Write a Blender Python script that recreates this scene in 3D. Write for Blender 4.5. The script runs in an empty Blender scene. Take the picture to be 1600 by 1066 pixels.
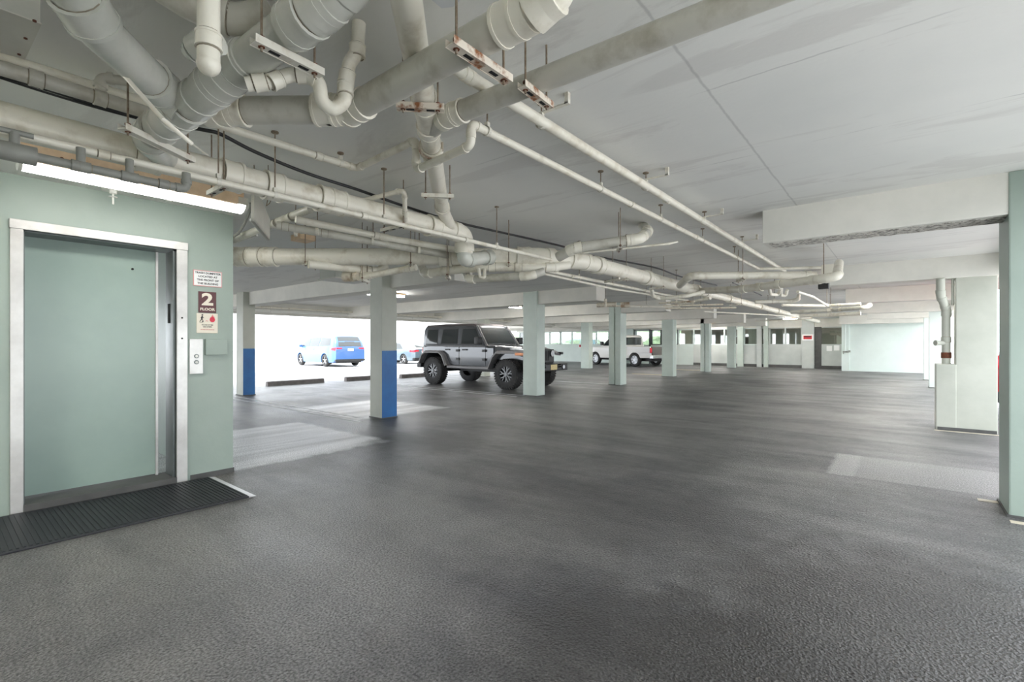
import bpy, bmesh, math, random
from mathutils import Vector, Matrix
random.seed(7)
SC = bpy.context.scene
COL = SC.collection
PI = math.pi

# ------------------------------------------------------------------ camera, sky, sun, exposure
FPX, EYE, YAW, HOR = 749.0, 1.35, math.radians(39.2), 537.0
cam = bpy.data.cameras.new('camera'); cam.sensor_width = 36; cam.lens = FPX / 1600 * 36
cam.shift_y = (HOR - 533) / 1600; cam.clip_start = 0.05; cam.clip_end = 400
camo = bpy.data.objects.new('camera', cam); COL.objects.link(camo)
camo.location = (0, 0, EYE); camo.rotation_euler = (PI / 2, 0, YAW); SC.camera = camo

SC.view_settings.view_transform = 'Standard'; SC.view_settings.look = 'None'
SC.view_settings.gamma = 1; SC.view_settings.use_curve_mapping = False
SC.view_settings.exposure = 1.22
SC.cycles.use_denoising = True
SC.cycles.max_bounces = 10; SC.cycles.diffuse_bounces = 6

w = bpy.data.worlds.new('sky'); SC.world = w; w.use_nodes = True
bg = w.node_tree.nodes['Background']; bg.inputs[0].default_value = (0.90, 0.95, 1.0, 1); bg.inputs[1].default_value = 2.2
sl = bpy.data.lights.new('sun', 'SUN'); sl.energy = 4.5; sl.angle = math.radians(1.5); sl.color = (1, .96, .9)
so = bpy.data.objects.new('sun', sl); COL.objects.link(so)
so.rotation_euler = Vector((0.10, 0.66, -0.74)).to_track_quat('-Z', 'Y').to_euler()

CEIL, BEAM = 2.69, 2.36
WX = -5.45                       # face of the elevator wall


def ray(x, y):
    r = (x - 800) / FPX; u = (HOR - y) / FPX
    return Vector((-math.sin(YAW) + r * math.cos(YAW), math.cos(YAW) + r * math.sin(YAW), u))


def at(x, y, z):                 # the point at height z seen along a sight line
    d = ray(x, y); t = (z - EYE) / d.z
    return Vector((d.x * t, d.y * t, z))


def atx(x, y, X):
    d = ray(x, y); t = X / d.x
    return Vector((X, d.y * t, EYE + d.z * t))


def aty(x, y, Y):
    d = ray(x, y); t = Y / d.y
    return Vector((d.x * t, Y, EYE + d.z * t))


def atd(x, y, depth):
    d = ray(x, y)
    return Vector((d.x * depth, d.y * depth, EYE + d.z * depth))


# ------------------------------------------------------------------ materials
class NT:
    def __init__(s, name):
        s.m = bpy.data.materials.new(name); s.m.use_nodes = True
        s.t = s.m.node_tree; s.b = s.t.nodes['Principled BSDF']

    def n(s, typ, ins=None, **kw):
        nd = s.t.nodes.new(typ)
        for k, v in kw.items(): setattr(nd, k, v)
        for k, v in (ins or {}).items():
            if isinstance(v, bpy.types.NodeSocket): s.t.links.new(v, nd.inputs[k])
            else: nd.inputs[k].default_value = v
        return nd

    def math(s, op, a, b=0.0, c=None, clamp=False):
        ins = {0: a, 1: b}
        if c is not None: ins[2] = c
        return s.n('ShaderNodeMath', ins, operation=op, use_clamp=clamp).outputs[0]

    def mix(s, f, a, b, blend='MIX'):
        nd = s.t.nodes.new('ShaderNodeMix'); nd.data_type = 'RGBA'; nd.blend_type = blend
        for k, v in ((0, f), (6, a), (7, b)):
            if isinstance(v, bpy.types.NodeSocket): s.t.links.new(v, nd.inputs[k])
            else: nd.inputs[k].default_value = v
        return nd.outputs[2]

    def noise(s, vec, scale, detail=4, rough=.55, dist=0.0):
        return s.n('ShaderNodeTexNoise', {'Vector': vec, 'Scale': scale, 'Detail': detail, 'Roughness': rough, 'Distortion': dist}).outputs[0]

    def ramp(s, f, lo, hi):
        return s.n('ShaderNodeMapRange', {0: f, 1: lo, 2: hi, 3: 0.0, 4: 1.0}).outputs[0]

    def out(s, **kw):
        for k, v in kw.items():
            k = k.replace('_', ' ')
            if isinstance(v, bpy.types.NodeSocket): s.t.links.new(v, s.b.inputs[k])
            else: s.b.inputs[k].default_value = v
        return s.m

    def bump(s, h, strength, dist=.01):
        nd = s.n('ShaderNodeBump', {'Strength': strength, 'Distance': dist, 'Height': h})
        s.t.links.new(nd.outputs[0], s.b.inputs['Normal'])


def c4(c): return (c[0], c[1], c[2], 1.0)


def srgb(r, g, b):
    f = lambda v: (v / 255 / 12.92) if v / 255 <= .04045 else ((v / 255 + .055) / 1.055) ** 2.4
    return (f(r), f(g), f(b), 1.0)


def paint(name, col, col2=None, rough=.55, scale=3.0, bump=.0, bscale=60, metal=0.0, lo=.35, hi=.7, coat=0.0):
    k = NT(name)
    pos = k.n('ShaderNodeTexCoord').outputs['Object']
    base = col
    if col2:
        base = k.mix(k.ramp(k.noise(pos, scale, 5, .6), lo, hi), col, col2)
    if bump: k.bump(k.noise(pos, bscale, 3), bump, .004)
    k.out(Base_Color=base, Roughness=rough, Metallic=metal)
    if coat: k.out(Coat_Weight=coat, Coat_Roughness=.05)
    return k.m


def emit(name, col, strength):
    k = NT(name); k.out(Base_Color=col, Emission_Color=col, Emission_Strength=strength); return k.m


M = {}
M['mint'] = paint('mint_paint', srgb(192, 203, 195), srgb(178, 190, 181), .45, 1.6, .25, 25)
M['mint_wall'] = paint('mint_wall_paint', srgb(160, 174, 164), srgb(147, 162, 152), .4, 1.3, .35, 18)
M['mint_pale'] = paint('pale_mint_paint', srgb(218, 228, 223), srgb(206, 217, 211), .55, .8, .15, 25)
M['mint_grey'] = paint('grey_mint_paint', srgb(190, 192, 181), srgb(174, 177, 166), .55, 1.6, .2, 25)
M['steel'] = paint('brushed_steel', srgb(212, 211, 207), srgb(178, 176, 172), .38, 2.5, metal=.55)
M['steel_dark'] = paint('dark_steel', srgb(110, 116, 114), srgb(88, 95, 93), .35, 3, metal=.6)
M['door'] = paint('elevator_door_paint', srgb(150, 170, 160), srgb(138, 158, 149), .28, 1.2, .08, 12)
M['beam'] = paint('white_beam_paint', srgb(226, 224, 216), srgb(212, 211, 203), .8, 2.0, .3, 20)
M['pipe'] = paint('cream_pipe_paint', srgb(230, 226, 212), srgb(176, 164, 138), .35, 7, .06, 30, lo=.52, hi=.86)
M['pipe_grey'] = paint('grey_pipe_paint', srgb(196, 194, 183), srgb(150, 144, 126), .36, 7, .06, 30, lo=.5, hi=.82)
M['pipe_silver'] = paint('silver_green_pipe_paint', srgb(206, 206, 197), srgb(182, 185, 175), .24, 5, .12, 22, metal=.0, lo=.4, hi=.8)
M['conduit'] = paint('grey_conduit', srgb(150, 151, 144), srgb(130, 131, 124), .5, 5)
M['rod'] = paint('rusty_rod', srgb(150, 138, 120), srgb(112, 92, 74), .7, 30, metal=.2)
M['strut'] = paint('strut_white', srgb(220, 217, 205), srgb(188, 178, 158), .5, 18, lo=.5, hi=.75)
M['strut_rust'] = paint('strut_rusted', srgb(214, 205, 190), srgb(138, 88, 52), .6, 14, .2, 40, lo=.5, hi=.62)
M['rust'] = paint('rust', srgb(120, 66, 40), srgb(70, 44, 34), .8, 30)
M['black'] = paint('black_plastic', (.012, .012, .013, 1), (.02, .02, .021, 1), .45, 8)
M['cable'] = paint('black_cable', (.008, .008, .009, 1), None, .45)
M['rubber'] = paint('tyre_rubber', (.02, .02, .021, 1), (.035, .034, .033, 1), .75, 9)
M['mat'] = paint('mat_rubber', (.014, .015, .019, 1), (.022, .023, .028, 1), .5, 4)
M['wood'] = paint('raw_timber', srgb(240, 214, 182), srgb(222, 194, 160), .75, 9)
M['white'] = paint('white_plastic', srgb(232, 232, 226), None, .5)
M['offwhite'] = paint('offwhite_plastic', srgb(214, 212, 202), srgb(200, 198, 188), .55, 4)
M['line'] = paint('worn_white_line', srgb(196, 198, 200), srgb(120, 121, 122), .6, 5, lo=.45, hi=.7)
M['yline'] = paint('worn_yellow_line', srgb(226, 206, 150), srgb(170, 156, 120), .6, 5, lo=.45, hi=.75)
M['cream_line'] = paint('cream_line', srgb(214, 204, 184), srgb(190, 180, 160), .6, 5)
M['blue'] = paint('blue_paint', srgb(24, 106, 172), srgb(18, 90, 152), .4, 3, .2, 25)
M['ramp'] = paint('pale_rubber_edge', srgb(205, 206, 208), None, .4)
M['stop'] = paint('concrete_stop', srgb(138, 132, 130), srgb(112, 107, 105), .85, 6, .3, 40)
M['dark'] = paint('dark_gap', (.012, .012, .012, 1), None, .8)
M['base_dark'] = paint('dark_base_band', srgb(88, 88, 86), srgb(70, 70, 69), .6, 4)
M['sign_white'] = paint('sign_white', srgb(240, 240, 238), None, .4)
M['sign_pink'] = paint('sign_border_pink', srgb(214, 160, 158), None, .5)
M['sign_maroon'] = paint('sign_maroon', srgb(88, 46, 48), None, .4)
M['sign_cream'] = paint('sign_cream', srgb(232, 224, 206), None, .4)
M['ink'] = paint('ink_black', (.02, .02, .022, 1), None, .6)
M['red'] = paint('sign_red', srgb(200, 38, 48), None, .5)
M['flame'] = paint('flame_red', srgb(222, 62, 84), None, .5)
M['lamp'] = emit('lamp_glow', (1, .985, .95, 1), 7.5)
M['lamp_bay'] = emit('bay_lamp_glow', (1, .985, .95, 1), 40.0)
M['glass_dark'] = paint('dark_glass', (.03, .036, .038, 1), None, .04)
M['glass_dark'].node_tree.nodes['Principled BSDF'].inputs['Specular IOR Level'].default_value = .8
M['chrome'] = paint('chrome', (.75, .76, .78, 1), None, .15, metal=1.0)
M['silver_wheel'] = paint('silver_wheel', (.62, .63, .65, 1), None, .3, metal=.6)
M['dark_wheel'] = paint('charcoal_wheel', (.03, .03, .032, 1), None, .35, metal=.5)
M['wheel_face'] = paint('machined_wheel', (.20, .205, .21, 1), None, .35, metal=.7)
M['suv_grey'] = paint('grey_car_paint', (.105, .112, .122, 1), None, .2, metal=.35, coat=.8)
M['suv_top'] = paint('dark_hard_top', (.10, .088, .088, 1), None, .5)  # brownish reflection on the grey roof put into its colour
M['flare'] = paint('flare_plastic', (.19, .185, .19, 1), None, .5)
M['van_blue'] = paint('blue_car_paint', (.055, .14, .36, 1), None, .3, coat=.6)
M['sedan_paint'] = paint('slate_car_paint', (.10, .14, .17, 1), None, .3, coat=.6)
M['truck_paint'] = paint('white_car_paint', (.72, .70, .66, 1), None, .3, coat=.6)
M['tailgate'] = paint('dark_tailgate', (.09, .082, .075, 1), None, .5)
M['red_paint'] = paint('red_car_paint', (.34, .014, .022, 1), None, .3, coat=.6)
M['taillight'] = paint('tail_lens', (.55, .02, .04, 1), None, .2)
M['amber'] = paint('amber_lens', (.85, .28, .08, 1), None, .25)
M['clear'] = paint('clear_lens', (.7, .72, .74, 1), None, .1)
M['plate'] = paint('plate_white', srgb(228, 232, 228), None, .5)
M['plate_y'] = paint('plate_tan', srgb(226, 208, 150), srgb(180, 160, 110), .5, 20)
M['hedge'] = paint('hedge_leaves', srgb(120, 136, 110), srgb(88, 106, 84), .9, 3)
M['stucco'] = paint('grey_stucco', srgb(196, 200, 196), srgb(178, 184, 180), .7, 1.2, .3, 40)
M['lobby'] = paint('lobby_plaster', srgb(138, 126, 108), srgb(120, 110, 94), .8, 1.0)
M['stain'] = paint('stained_pipe_paint', srgb(222, 214, 196), srgb(150, 122, 92), .5, 7, .1, 30, lo=.48, hi=.7)
M['grime'] = paint('joint_grime', srgb(120, 112, 96), srgb(160, 152, 134), .8, 20)


def make_glass():
    k = NT('window_glass')
    t = k.t; out = t.nodes['Material Output']
    tr = k.n('ShaderNodeBsdfTransparent', {0: (.88, .92, .90, 1)})
    gl = k.n('ShaderNodeBsdfGlossy', {'Color': (.9, .92, .9, 1), 'Roughness': .02})
    fr = k.n('ShaderNodeFresnel', {'IOR': 1.7})
    f = k.math('MULTIPLY_ADD', fr.outputs[0], 1.0, .12)
    mx = k.n('ShaderNodeMixShader', {0: f, 1: tr.outputs[0], 2: gl.outputs[0]})
    t.links.new(mx.outputs[0], out.inputs[0])
    return k.m


M['glass'] = make_glass()


def rectmask(k, X, Y, r, soft, wob):
    a = k.math('SUBTRACT', X, r[0]); b = k.math('SUBTRACT', r[1], X)
    c = k.math('SUBTRACT', Y, r[2]); d = k.math('SUBTRACT', r[3], Y)
    m = k.math('MINIMUM', k.math('MINIMUM', a, b), k.math('MINIMUM', c, d))
    m = k.math('ADD', m, wob)
    return k.math('DIVIDE', m, soft, clamp=True)


def make_floor():
    k = NT('garage_floor_coating')
    pos = k.n('ShaderNodeNewGeometry').outputs['Position']
    sep = k.n('ShaderNodeSeparateXYZ', {0: pos}); X, Y = sep.outputs[0], sep.outputs[1]
    big = k.noise(pos, .38, 4, .6, .6)
    st = k.n('ShaderNodeMapping', {'Vector': pos, 'Rotation': (0, 0, -YAW), 'Scale': (.35, 1.9, 1)}).outputs[0]
    streak = k.noise(st, 1.1, 5, .62, .5)
    fine = k.noise(pos, 9, 4, .6)
    v = k.math('ADD', k.math('MULTIPLY', big, .55), k.math('MULTIPLY', streak, .45))
    v = k.math('ADD', v, k.math('MULTIPLY', k.math('SUBTRACT', fine, .5), .16))
    col = k.mix(k.ramp(v, .39, .63), (.045, .045, .049, 1), (.185, .18, .173, 1))
    brown = k.ramp(k.noise(pos, 1.3, 5, .65, .8), .60, .76)
    col = k.mix(k.math('MULTIPLY', brown, .35), col, (.085, .066, .05, 1))
    wob = k.math('MULTIPLY', k.math('SUBTRACT', k.noise(pos, 5, 4, .6), .5), .22)
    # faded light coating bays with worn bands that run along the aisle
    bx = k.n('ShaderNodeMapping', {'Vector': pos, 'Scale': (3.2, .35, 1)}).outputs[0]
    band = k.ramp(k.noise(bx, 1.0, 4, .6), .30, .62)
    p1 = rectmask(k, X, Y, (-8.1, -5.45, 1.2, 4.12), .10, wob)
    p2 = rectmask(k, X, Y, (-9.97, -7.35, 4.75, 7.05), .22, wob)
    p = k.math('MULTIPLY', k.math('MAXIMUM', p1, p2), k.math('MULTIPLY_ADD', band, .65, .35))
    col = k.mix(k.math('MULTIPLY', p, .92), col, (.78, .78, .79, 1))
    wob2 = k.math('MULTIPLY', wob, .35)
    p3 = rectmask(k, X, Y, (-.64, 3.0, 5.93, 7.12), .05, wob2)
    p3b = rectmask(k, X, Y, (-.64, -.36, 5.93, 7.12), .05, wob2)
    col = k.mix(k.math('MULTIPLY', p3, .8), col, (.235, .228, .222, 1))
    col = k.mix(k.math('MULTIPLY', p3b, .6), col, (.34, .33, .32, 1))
    # pale sheen before the elevator, painted into the floor colour
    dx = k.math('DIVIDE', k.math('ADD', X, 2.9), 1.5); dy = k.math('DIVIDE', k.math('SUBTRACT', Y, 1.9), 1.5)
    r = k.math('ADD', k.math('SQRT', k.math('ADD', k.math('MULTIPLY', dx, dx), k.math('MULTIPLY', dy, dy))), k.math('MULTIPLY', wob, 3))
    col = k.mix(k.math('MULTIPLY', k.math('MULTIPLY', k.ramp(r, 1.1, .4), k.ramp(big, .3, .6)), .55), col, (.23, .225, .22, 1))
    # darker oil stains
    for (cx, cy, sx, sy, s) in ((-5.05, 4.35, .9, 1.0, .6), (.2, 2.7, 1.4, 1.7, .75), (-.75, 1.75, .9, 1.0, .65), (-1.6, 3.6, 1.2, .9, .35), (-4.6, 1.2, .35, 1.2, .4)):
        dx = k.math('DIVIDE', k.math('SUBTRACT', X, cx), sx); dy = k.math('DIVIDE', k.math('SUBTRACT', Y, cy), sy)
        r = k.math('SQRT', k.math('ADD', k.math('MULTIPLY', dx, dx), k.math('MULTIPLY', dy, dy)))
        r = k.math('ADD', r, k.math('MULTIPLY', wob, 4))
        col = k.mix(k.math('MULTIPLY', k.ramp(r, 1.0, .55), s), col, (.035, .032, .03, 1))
    # gloss varies with wear
    ro = k.math('MULTIPLY_ADD', k.noise(pos, .8, 4, .6, .4), .34, .26)
    grain = k.n('ShaderNodeTexVoronoi', {'Vector': pos, 'Scale': 72.0}).outputs[0]
    hh = k.math('ADD', grain, k.math('MULTIPLY', k.noise(pos, 160, 2), .7))
    k.bump(hh, .62, .011)
    spk = k.ramp(k.noise(pos, 85, 2, .5), .34, .66)
    col = k.mix(1.0, col, k.mix(spk, (.42, .42, .42, 1), (1.62, 1.62, 1.62, 1)), 'MULTIPLY')
    return k.out(Base_Color=col, Roughness=ro)


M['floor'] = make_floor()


def make_ceiling():
    k = NT('ceiling_paint')
    pos = k.n('ShaderNodeNewGeometry').outputs['Position']
    sep = k.n('ShaderNodeSeparateXYZ', {0: pos}); X, Y = sep.outputs[0], sep.outputs[1]
    st = k.n('ShaderNodeMapping', {'Vector': pos, 'Scale': (.5, 2.2, 1)}).outputs[0]
    a = k.noise(st, 1.2, 6, .65, .6); b = k.noise(pos, .5, 4, .6)
    col = k.mix(k.ramp(a, .54, .60), srgb(228, 228, 223), srgb(216, 215, 210))
    col = k.mix(k.math('MULTIPLY', k.ramp(b, .45, .7), .5), col, srgb(208, 210, 207))
    wob = k.math('MULTIPLY', k.math('SUBTRACT', k.noise(pos, 9, 3), .5), .02)
    # hairline construction joints
    for (ax, pos0, wdt) in ((X, -.80, .005), (Y, 2.62, .004), (Y, 3.72, .004), (Y, 8.0, .005), (X, -9.9, .005)):
        d = k.math('ABSOLUTE', k.math('ADD', k.math('SUBTRACT', ax, pos0), wob))
        m = k.ramp(d, wdt * 2, wdt * .6)
        br = k.ramp(k.noise(pos, 1.4, 3), .42, .52) if ax is Y else 1.0
        mm = k.math('MULTIPLY', m, br)
        col = k.mix(k.math('MULTIPLY', mm, .4), col, srgb(150, 150, 148))
    k.bump(k.math('ADD', k.noise(pos, 30, 4), k.noise(st, 5, 3)), .25, .006)
    return k.out(Base_Color=col, Roughness=.75)


M['ceiling'] = make_ceiling()


def make_beam_rough():                    # rough spalled soffit of the first beam
    k = NT('spalled_concrete')
    pos = k.n('ShaderNodeNewGeometry').outputs['Position']
    n = k.noise(pos, 26, 6, .7)
    col = k.mix(k.ramp(n, .48, .58), srgb(214, 211, 202), srgb(132, 129, 121))
    k.bump(n, .9, .02)
    return k.out(Base_Color=col, Roughness=.9)


M['spall'] = make_beam_rough()
_k = NT('outdoor_pavement')
_p = _k.n('ShaderNodeNewGeometry').outputs['Position']
M['pavement'] = _k.out(Base_Color=_k.mix(_k.ramp(_k.noise(_p, .35, 5, .6), .35, .65), (.44, .45, .47, 1), (.56, .56, .56, 1)), Roughness=.8)

# ------------------------------------------------------------------ mesh helpers


def finish(name, bm, mat, parent=None, smooth=False, local=False):
    """one mesh object. World-space vertices are re-centred on the object's own origin (or its parent's)."""
    bmesh.ops.recalc_face_normals(bm, faces=bm.faces)
    me = bpy.data.meshes.new(name)
    o = bpy.data.objects.new(name, me); COL.objects.link(o)
    if parent is not None:
        o.parent = parent
        if not local:
            base = parent.location.copy()
            q = parent.parent
            while q is not None: base += q.location; q = q.parent
            bmesh.ops.translate(bm, verts=bm.verts, vec=-base)
    elif not local and bm.verts:
        xs = [v.co for v in bm.verts]
        c = Vector(((min(v.x for v in xs) + max(v.x for v in xs)) / 2, (min(v.y for v in xs) + max(v.y for v in xs)) / 2, min(v.z for v in xs)))
        bmesh.ops.translate(bm, verts=bm.verts, vec=-c); o.location = c
    if smooth:
        for f in bm.faces: f.smooth = True
        for e in bm.edges:
            if len(e.link_faces) == 2 and e.calc_face_angle(0) > .7: e.smooth = False
    bm.to_mesh(me); bm.free()
    me.materials.append(mat)
    return o


def B(): return bmesh.new()


def tag(o, label, cat, group=None):
    o['label'] = label; o['category'] = cat
    if group: o['group'] = group
    return o


def struct(o): o['kind'] = 'structure'; return o


def empty(name, loc, rz=0):
    o = bpy.data.objects.new(name, None); COL.objects.link(o); o.location = loc; o.rotation_euler = (0, 0, rz)
    o.empty_display_size = .1
    return o


def box(bm, x0, x1, y0, y1, z0, z1, bev=0.0):
    vs = [bm.verts.new((x, y, z)) for x in (x0, x1) for y in (y0, y1) for z in (z0, z1)]
    fs = [bm.faces.new([vs[i] for i in q]) for q in ((0, 1, 3, 2), (4, 6, 7, 5), (0, 4, 5, 1), (2, 3, 7, 6), (0, 2, 6, 4), (1, 5, 7, 3))]
    if bev:
        es = list({e for f in fs for e in f.edges})
        bmesh.ops.bevel(bm, geom=es, offset=bev, segments=2, affect='EDGES', profile=.6)
    return bm


def obox(bm, c, ax, ay, az, hx, hy, hz):
    """box with its own axes"""
    vs = [bm.verts.new(c + ax * hx * i + ay * hy * j + az * hz * k) for i in (-1, 1) for j in (-1, 1) for k in (-1, 1)]
    for q in ((0, 1, 3, 2), (4, 6, 7, 5), (0, 4, 5, 1), (2, 3, 7, 6), (0, 2, 6, 4), (1, 5, 7, 3)):
        bm.faces.new([vs[i] for i in q])
    return bm


def frame_for(d):
    up = Vector((0, 0, 1)) if abs(d.z) < .9 else Vector((1, 0, 0))
    a = d.cross(up).normalized(); return a, a.cross(d).normalized()


def sweep(bm, pts, r, seg=16, cap=True):
    pts = [Vector(p) for p in pts]
    rs = r if isinstance(r, (list, tuple)) else [r] * len(pts)
    ds = []
    for i in range(len(pts)):
        a = pts[max(i - 1, 0)]; b = pts[min(i + 1, len(pts) - 1)]
        ds.append((b - a).normalized())
    u, v = frame_for(ds[0]); rings = []
    for i, p in enumerate(pts):
        d = ds[i]
        u = (u - d * u.dot(d)).normalized(); v = d.cross(u).normalized()
        rings.append([bm.verts.new(p + (u * math.cos(t) + v * math.sin(t)) * rs[i]) for t in [2 * PI * j / seg for j in range(seg)]])
    for i in range(len(rings) - 1):
        for j in range(seg):
            bm.faces.new((rings[i][j], rings[i][(j + 1) % seg], rings[i + 1][(j + 1) % seg], rings[i + 1][j]))
    if cap:
        bm.faces.new(list(reversed(rings[0]))); bm.faces.new(rings[-1])
    return bm


def cyl(bm, p0, p1, r, seg=16, r2=None): return sweep(bm, [p0, p1], [r, r if r2 is None else r2], seg)


def poly_prism(bm, pts, axis_vec):
    """polygon (3d points) pushed along a vector"""
    a = [bm.verts.new(p) for p in pts]; b = [bm.verts.new(Vector(p) + axis_vec) for p in pts]
    bm.faces.new(a); bm.faces.new(list(reversed(b)))
    n = len(pts)
    for i in range(n): bm.faces.new((a[i], b[i], b[(i + 1) % n], a[(i + 1) % n]))
    return bm


def text(name, body, size, mat, parent, loc, rot, bold=0.0, align='CENTER', sx=1.0, extrude=.0008):
    cu = bpy.data.curves.new(name, 'FONT'); cu.body = body; cu.size = size; cu.align_x = align; cu.align_y = 'CENTER'
    cu.extrude = extrude; cu.offset = bold; cu.resolution_u = 3
    tmp = bpy.data.objects.new(name + '_tmp', cu); COL.objects.link(tmp)
    dg = bpy.context.evaluated_depsgraph_get(); dg.update()
    me = bpy.data.meshes.new_from_object(tmp.evaluated_get(dg))
    bpy.data.objects.remove(tmp); bpy.data.curves.remove(cu)
    me.transform(Matrix.Diagonal((sx, 1, 1, 1)))
    o = bpy.data.objects.new(name, me); COL.objects.link(o); o.parent = parent
    o.location = Vector(loc) - (parent.location if parent.rotation_euler.z == 0 else Vector((0, 0, 0)))
    o.rotation_euler = rot; me.materials.clear(); me.materials.append(mat)
    return o


# ------------------------------------------------------------------ structure
SX0, SX1, SY0, SY1 = -16.4, 1.45, -7.0, 31.4
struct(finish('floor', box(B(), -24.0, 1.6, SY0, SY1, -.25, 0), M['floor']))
struct(finish('ground', box(B(), -90, 90, -60, 110, -.45, -.012), M['pavement']))
struct(finish('wall_right_added', box(B(), SX1 - .2, SX1, SY0, -.2, 0, CEIL), M['beam']))  # unseen wall, added to cut daylight from the open right side
struct(finish('wall_back_added', box(B(), -9.0, SX1, SY0 - .2, SY0, 0, CEIL), M['mint_wall']))  # added out of view to stop light coming from behind
struct(finish('ceiling_far', box(B(), -27, SX0 + .1, 22.6, SY1, CEIL, CEIL + .28), M['ceiling']))
struct(finish('ceiling', box(B(), SX0, SX1, SY0, SY1, CEIL, CEIL + .28), M['ceiling']))
# the storeys above, as one solid block that keeps the sun off the deck
struct(finish('wall_upper', box(B(), SX0 + .3, SX1 - .2, SY0, SY1, CEIL + .28, CEIL + 6), M['beam']))

# cross beams: one row stops short of the pipe aisle on its far side, one row on its near side
bi = 0
for y0, x1 in ((5.35, -5.55), (9.92, -5.55), (14.3, -5.6), (19.05, -5.6), (23.5, -5.6), (28.0, -5.6)):
    bi += 1
    d = .42 if y0 < 12 else .4
    zb = BEAM - .004 * max(0, y0 - 10)
    struct(finish('trim_%d' % bi, box(B(), SX0 if y0 < 22 else -27, x1, y0, y0 + d, zb, CEIL + .01, .008), M['beam']))['label'] = 'white concrete ceiling beam over the parking bays'
for y0 in (5.35, 9.98, 14.4, 19.1, 23.3, 28.0):
    bi += 1
    zb = BEAM - .004 * max(0, y0 - 10)
    t = struct(finish('trim_%d' % bi, box(B(), -1.1 if y0 < 27 else -2.4, SX1, y0, y0 + .36, zb, CEIL + .01, .008), M['beam']))
    t['label'] = 'white concrete ceiling beam carried by the column row along the open side'
    if y0 < 6:
        bm = B()
        n = 60; prev = None
        for i in range(n + 1):
            x = -1.05 + (SX1 + 1.05) * i / n
            a = bm.verts.new((x, y0 + .03 + .05 * random.random(), zb - .002 - .004 * random.random()))
            b = bm.verts.new((x, y0 + .17 + .05 * random.random(), zb - .003 - .007 * random.random()))
            c = bm.verts.new((x, y0 + .30 + .05 * random.random(), zb - .002 - .004 * random.random()))
            if prev:
                bm.faces.new((prev[0], prev[1], b, a)); bm.faces.new((prev[1], prev[2], c, b))
            prev = (a, b, c)
        r = bmesh.ops.extrude_face_region(bm, geom=bm.faces[:])
        bmesh.ops.translate(bm, verts=[e for e in r['geom'] if isinstance(e, bmesh.types.BMVert)], vec=(0, 0, .03))
        sp = finish('spalled_soffit', bm, M['spall'], t); sp['label'] = 'crumbling rough concrete underside'
# edge beam and service pipe along the open side
bi += 1
struct(finish('trim_%d' % bi, box(B(), SX0 - .05, SX0 + .28, SY0, SY1, 2.30, CEIL + .3, .01), M['beam']))
bi += 1
struct(finish('trim_%d' % bi, box(B(), SX1 - .25, SX1 + .02, SY0, SY1, 2.42, CEIL + .3, .01), M['beam']))

# elevator shaft walls (front wall with door opening)
WT = 2.03 + .02
DY0, DY1, DZ = .50, 1.54, 2.26          # opening
bm = B()
bx0 = WX - .24
box(bm, bx0, WX, -6.5, DY0, 0, CEIL); box(bm, bx0, WX, DY1, WT, 0, CEIL); box(bm, bx0, WX, DY0, DY1, DZ, CEIL)
wall = struct(finish('wall_elevator', bm, M['mint_wall']))
struct(finish('wall_shaft', box(B(), -7.9, bx0, 1.83, WT, 0, CEIL), M['mint_wall']))
struct(finish('baseboard_elevator', box(B(), WX - .005, WX + .008, 1.66, WT + .008, 0, .05), M['base_dark']))
# elevator door
dr = struct(finish('door_1', box(B(), bx0 - .05, bx0 - .005, DY0 - .03, DY1 - .09, .07, DZ), M['door']))
dr['label'] = 'plain green painted sliding elevator door in a steel frame'
bm = B(); cyl(bm, (bx0 - .008, 1.255, 2.06), (bx0 + .004, 1.255, 2.06), .010, 12)
finish('keyhole', bm, M['dark'], dr)
f = finish('door_edge_post', box(B(), bx0 - .01, bx0 + .012, DY1 - .105, DY1 - .085, .06, DZ), M['steel'], dr)
f = finish('sill_plate', box(B(), bx0 - .05, WX + .03, DY0, DY1, 0, .06), M['base_dark'], dr)
for nm, a in (('frame_jamb', (DY0 - .075, DY0 + .0)), ('frame_jamb', (DY1 - .0, DY1 + .09))):
    j = finish(nm, box(B(), WX - .02, WX + .022, a[0], a[1], 0.005, DZ + .0, .003), M['steel'], dr)
j = finish('frame_head', box(B(), WX - .02, WX + .026, DY0 - .08, DY1 + .095, DZ, DZ + .075, .003), M['steel'], dr)
finish('jamb_lining', box(B(), bx0, WX - .02, DY1 - .02, DY1 + .001, .06, DZ), M['steel_dark'], dr)
finish('jamb_lining', box(B(), bx0, WX - .02, DY0 - .001, DY0 + .01, .06, DZ), M['steel_dark'], dr)
finish('head_lining', box(B(), bx0, WX - .02, DY0, DY1, DZ - .012, DZ + .001), M['steel_dark'], dr)
finish('lock_plate', box(B(), bx0 + .08, bx0 + .13, DY1 - .026, DY1 - .018, 1.55, 1.74), M['dark'], dr)
j = finish('jamb_cover_plate', box(B(), WX + .02, WX + .027, DY1 + .004, DY1 + .086, 1.35, 1.66), M['steel'], dr)
for z in (1.40, 1.60):
    bm = B(); cyl(bm, (WX + .026, DY1 + .042, z), (WX + .031, DY1 + .042, z), .008, 10); finish('bolt_head', bm, M['dark'], j)

# far walls
LY = 30.55                                  # lobby side
RY = 28.75                                  # mint block wall beside the open side
struct(finish('wall_right_end', box(B(), -2.05, 1.0, RY, RY + .25, 0, CEIL), M['mint_pale']))
struct(finish('wall_end_return', box(B(), -2.35, -2.05, RY - .12, LY + .3, 0, CEIL), M['mint_pale']))
struct(finish('trim_%d' % (bi + 1), box(B(), -2.0, .95, RY - .03, RY, 0, .06), M['mint_pale']))
bi += 1
SILL = 1.27; HEAD = 2.25
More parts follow.
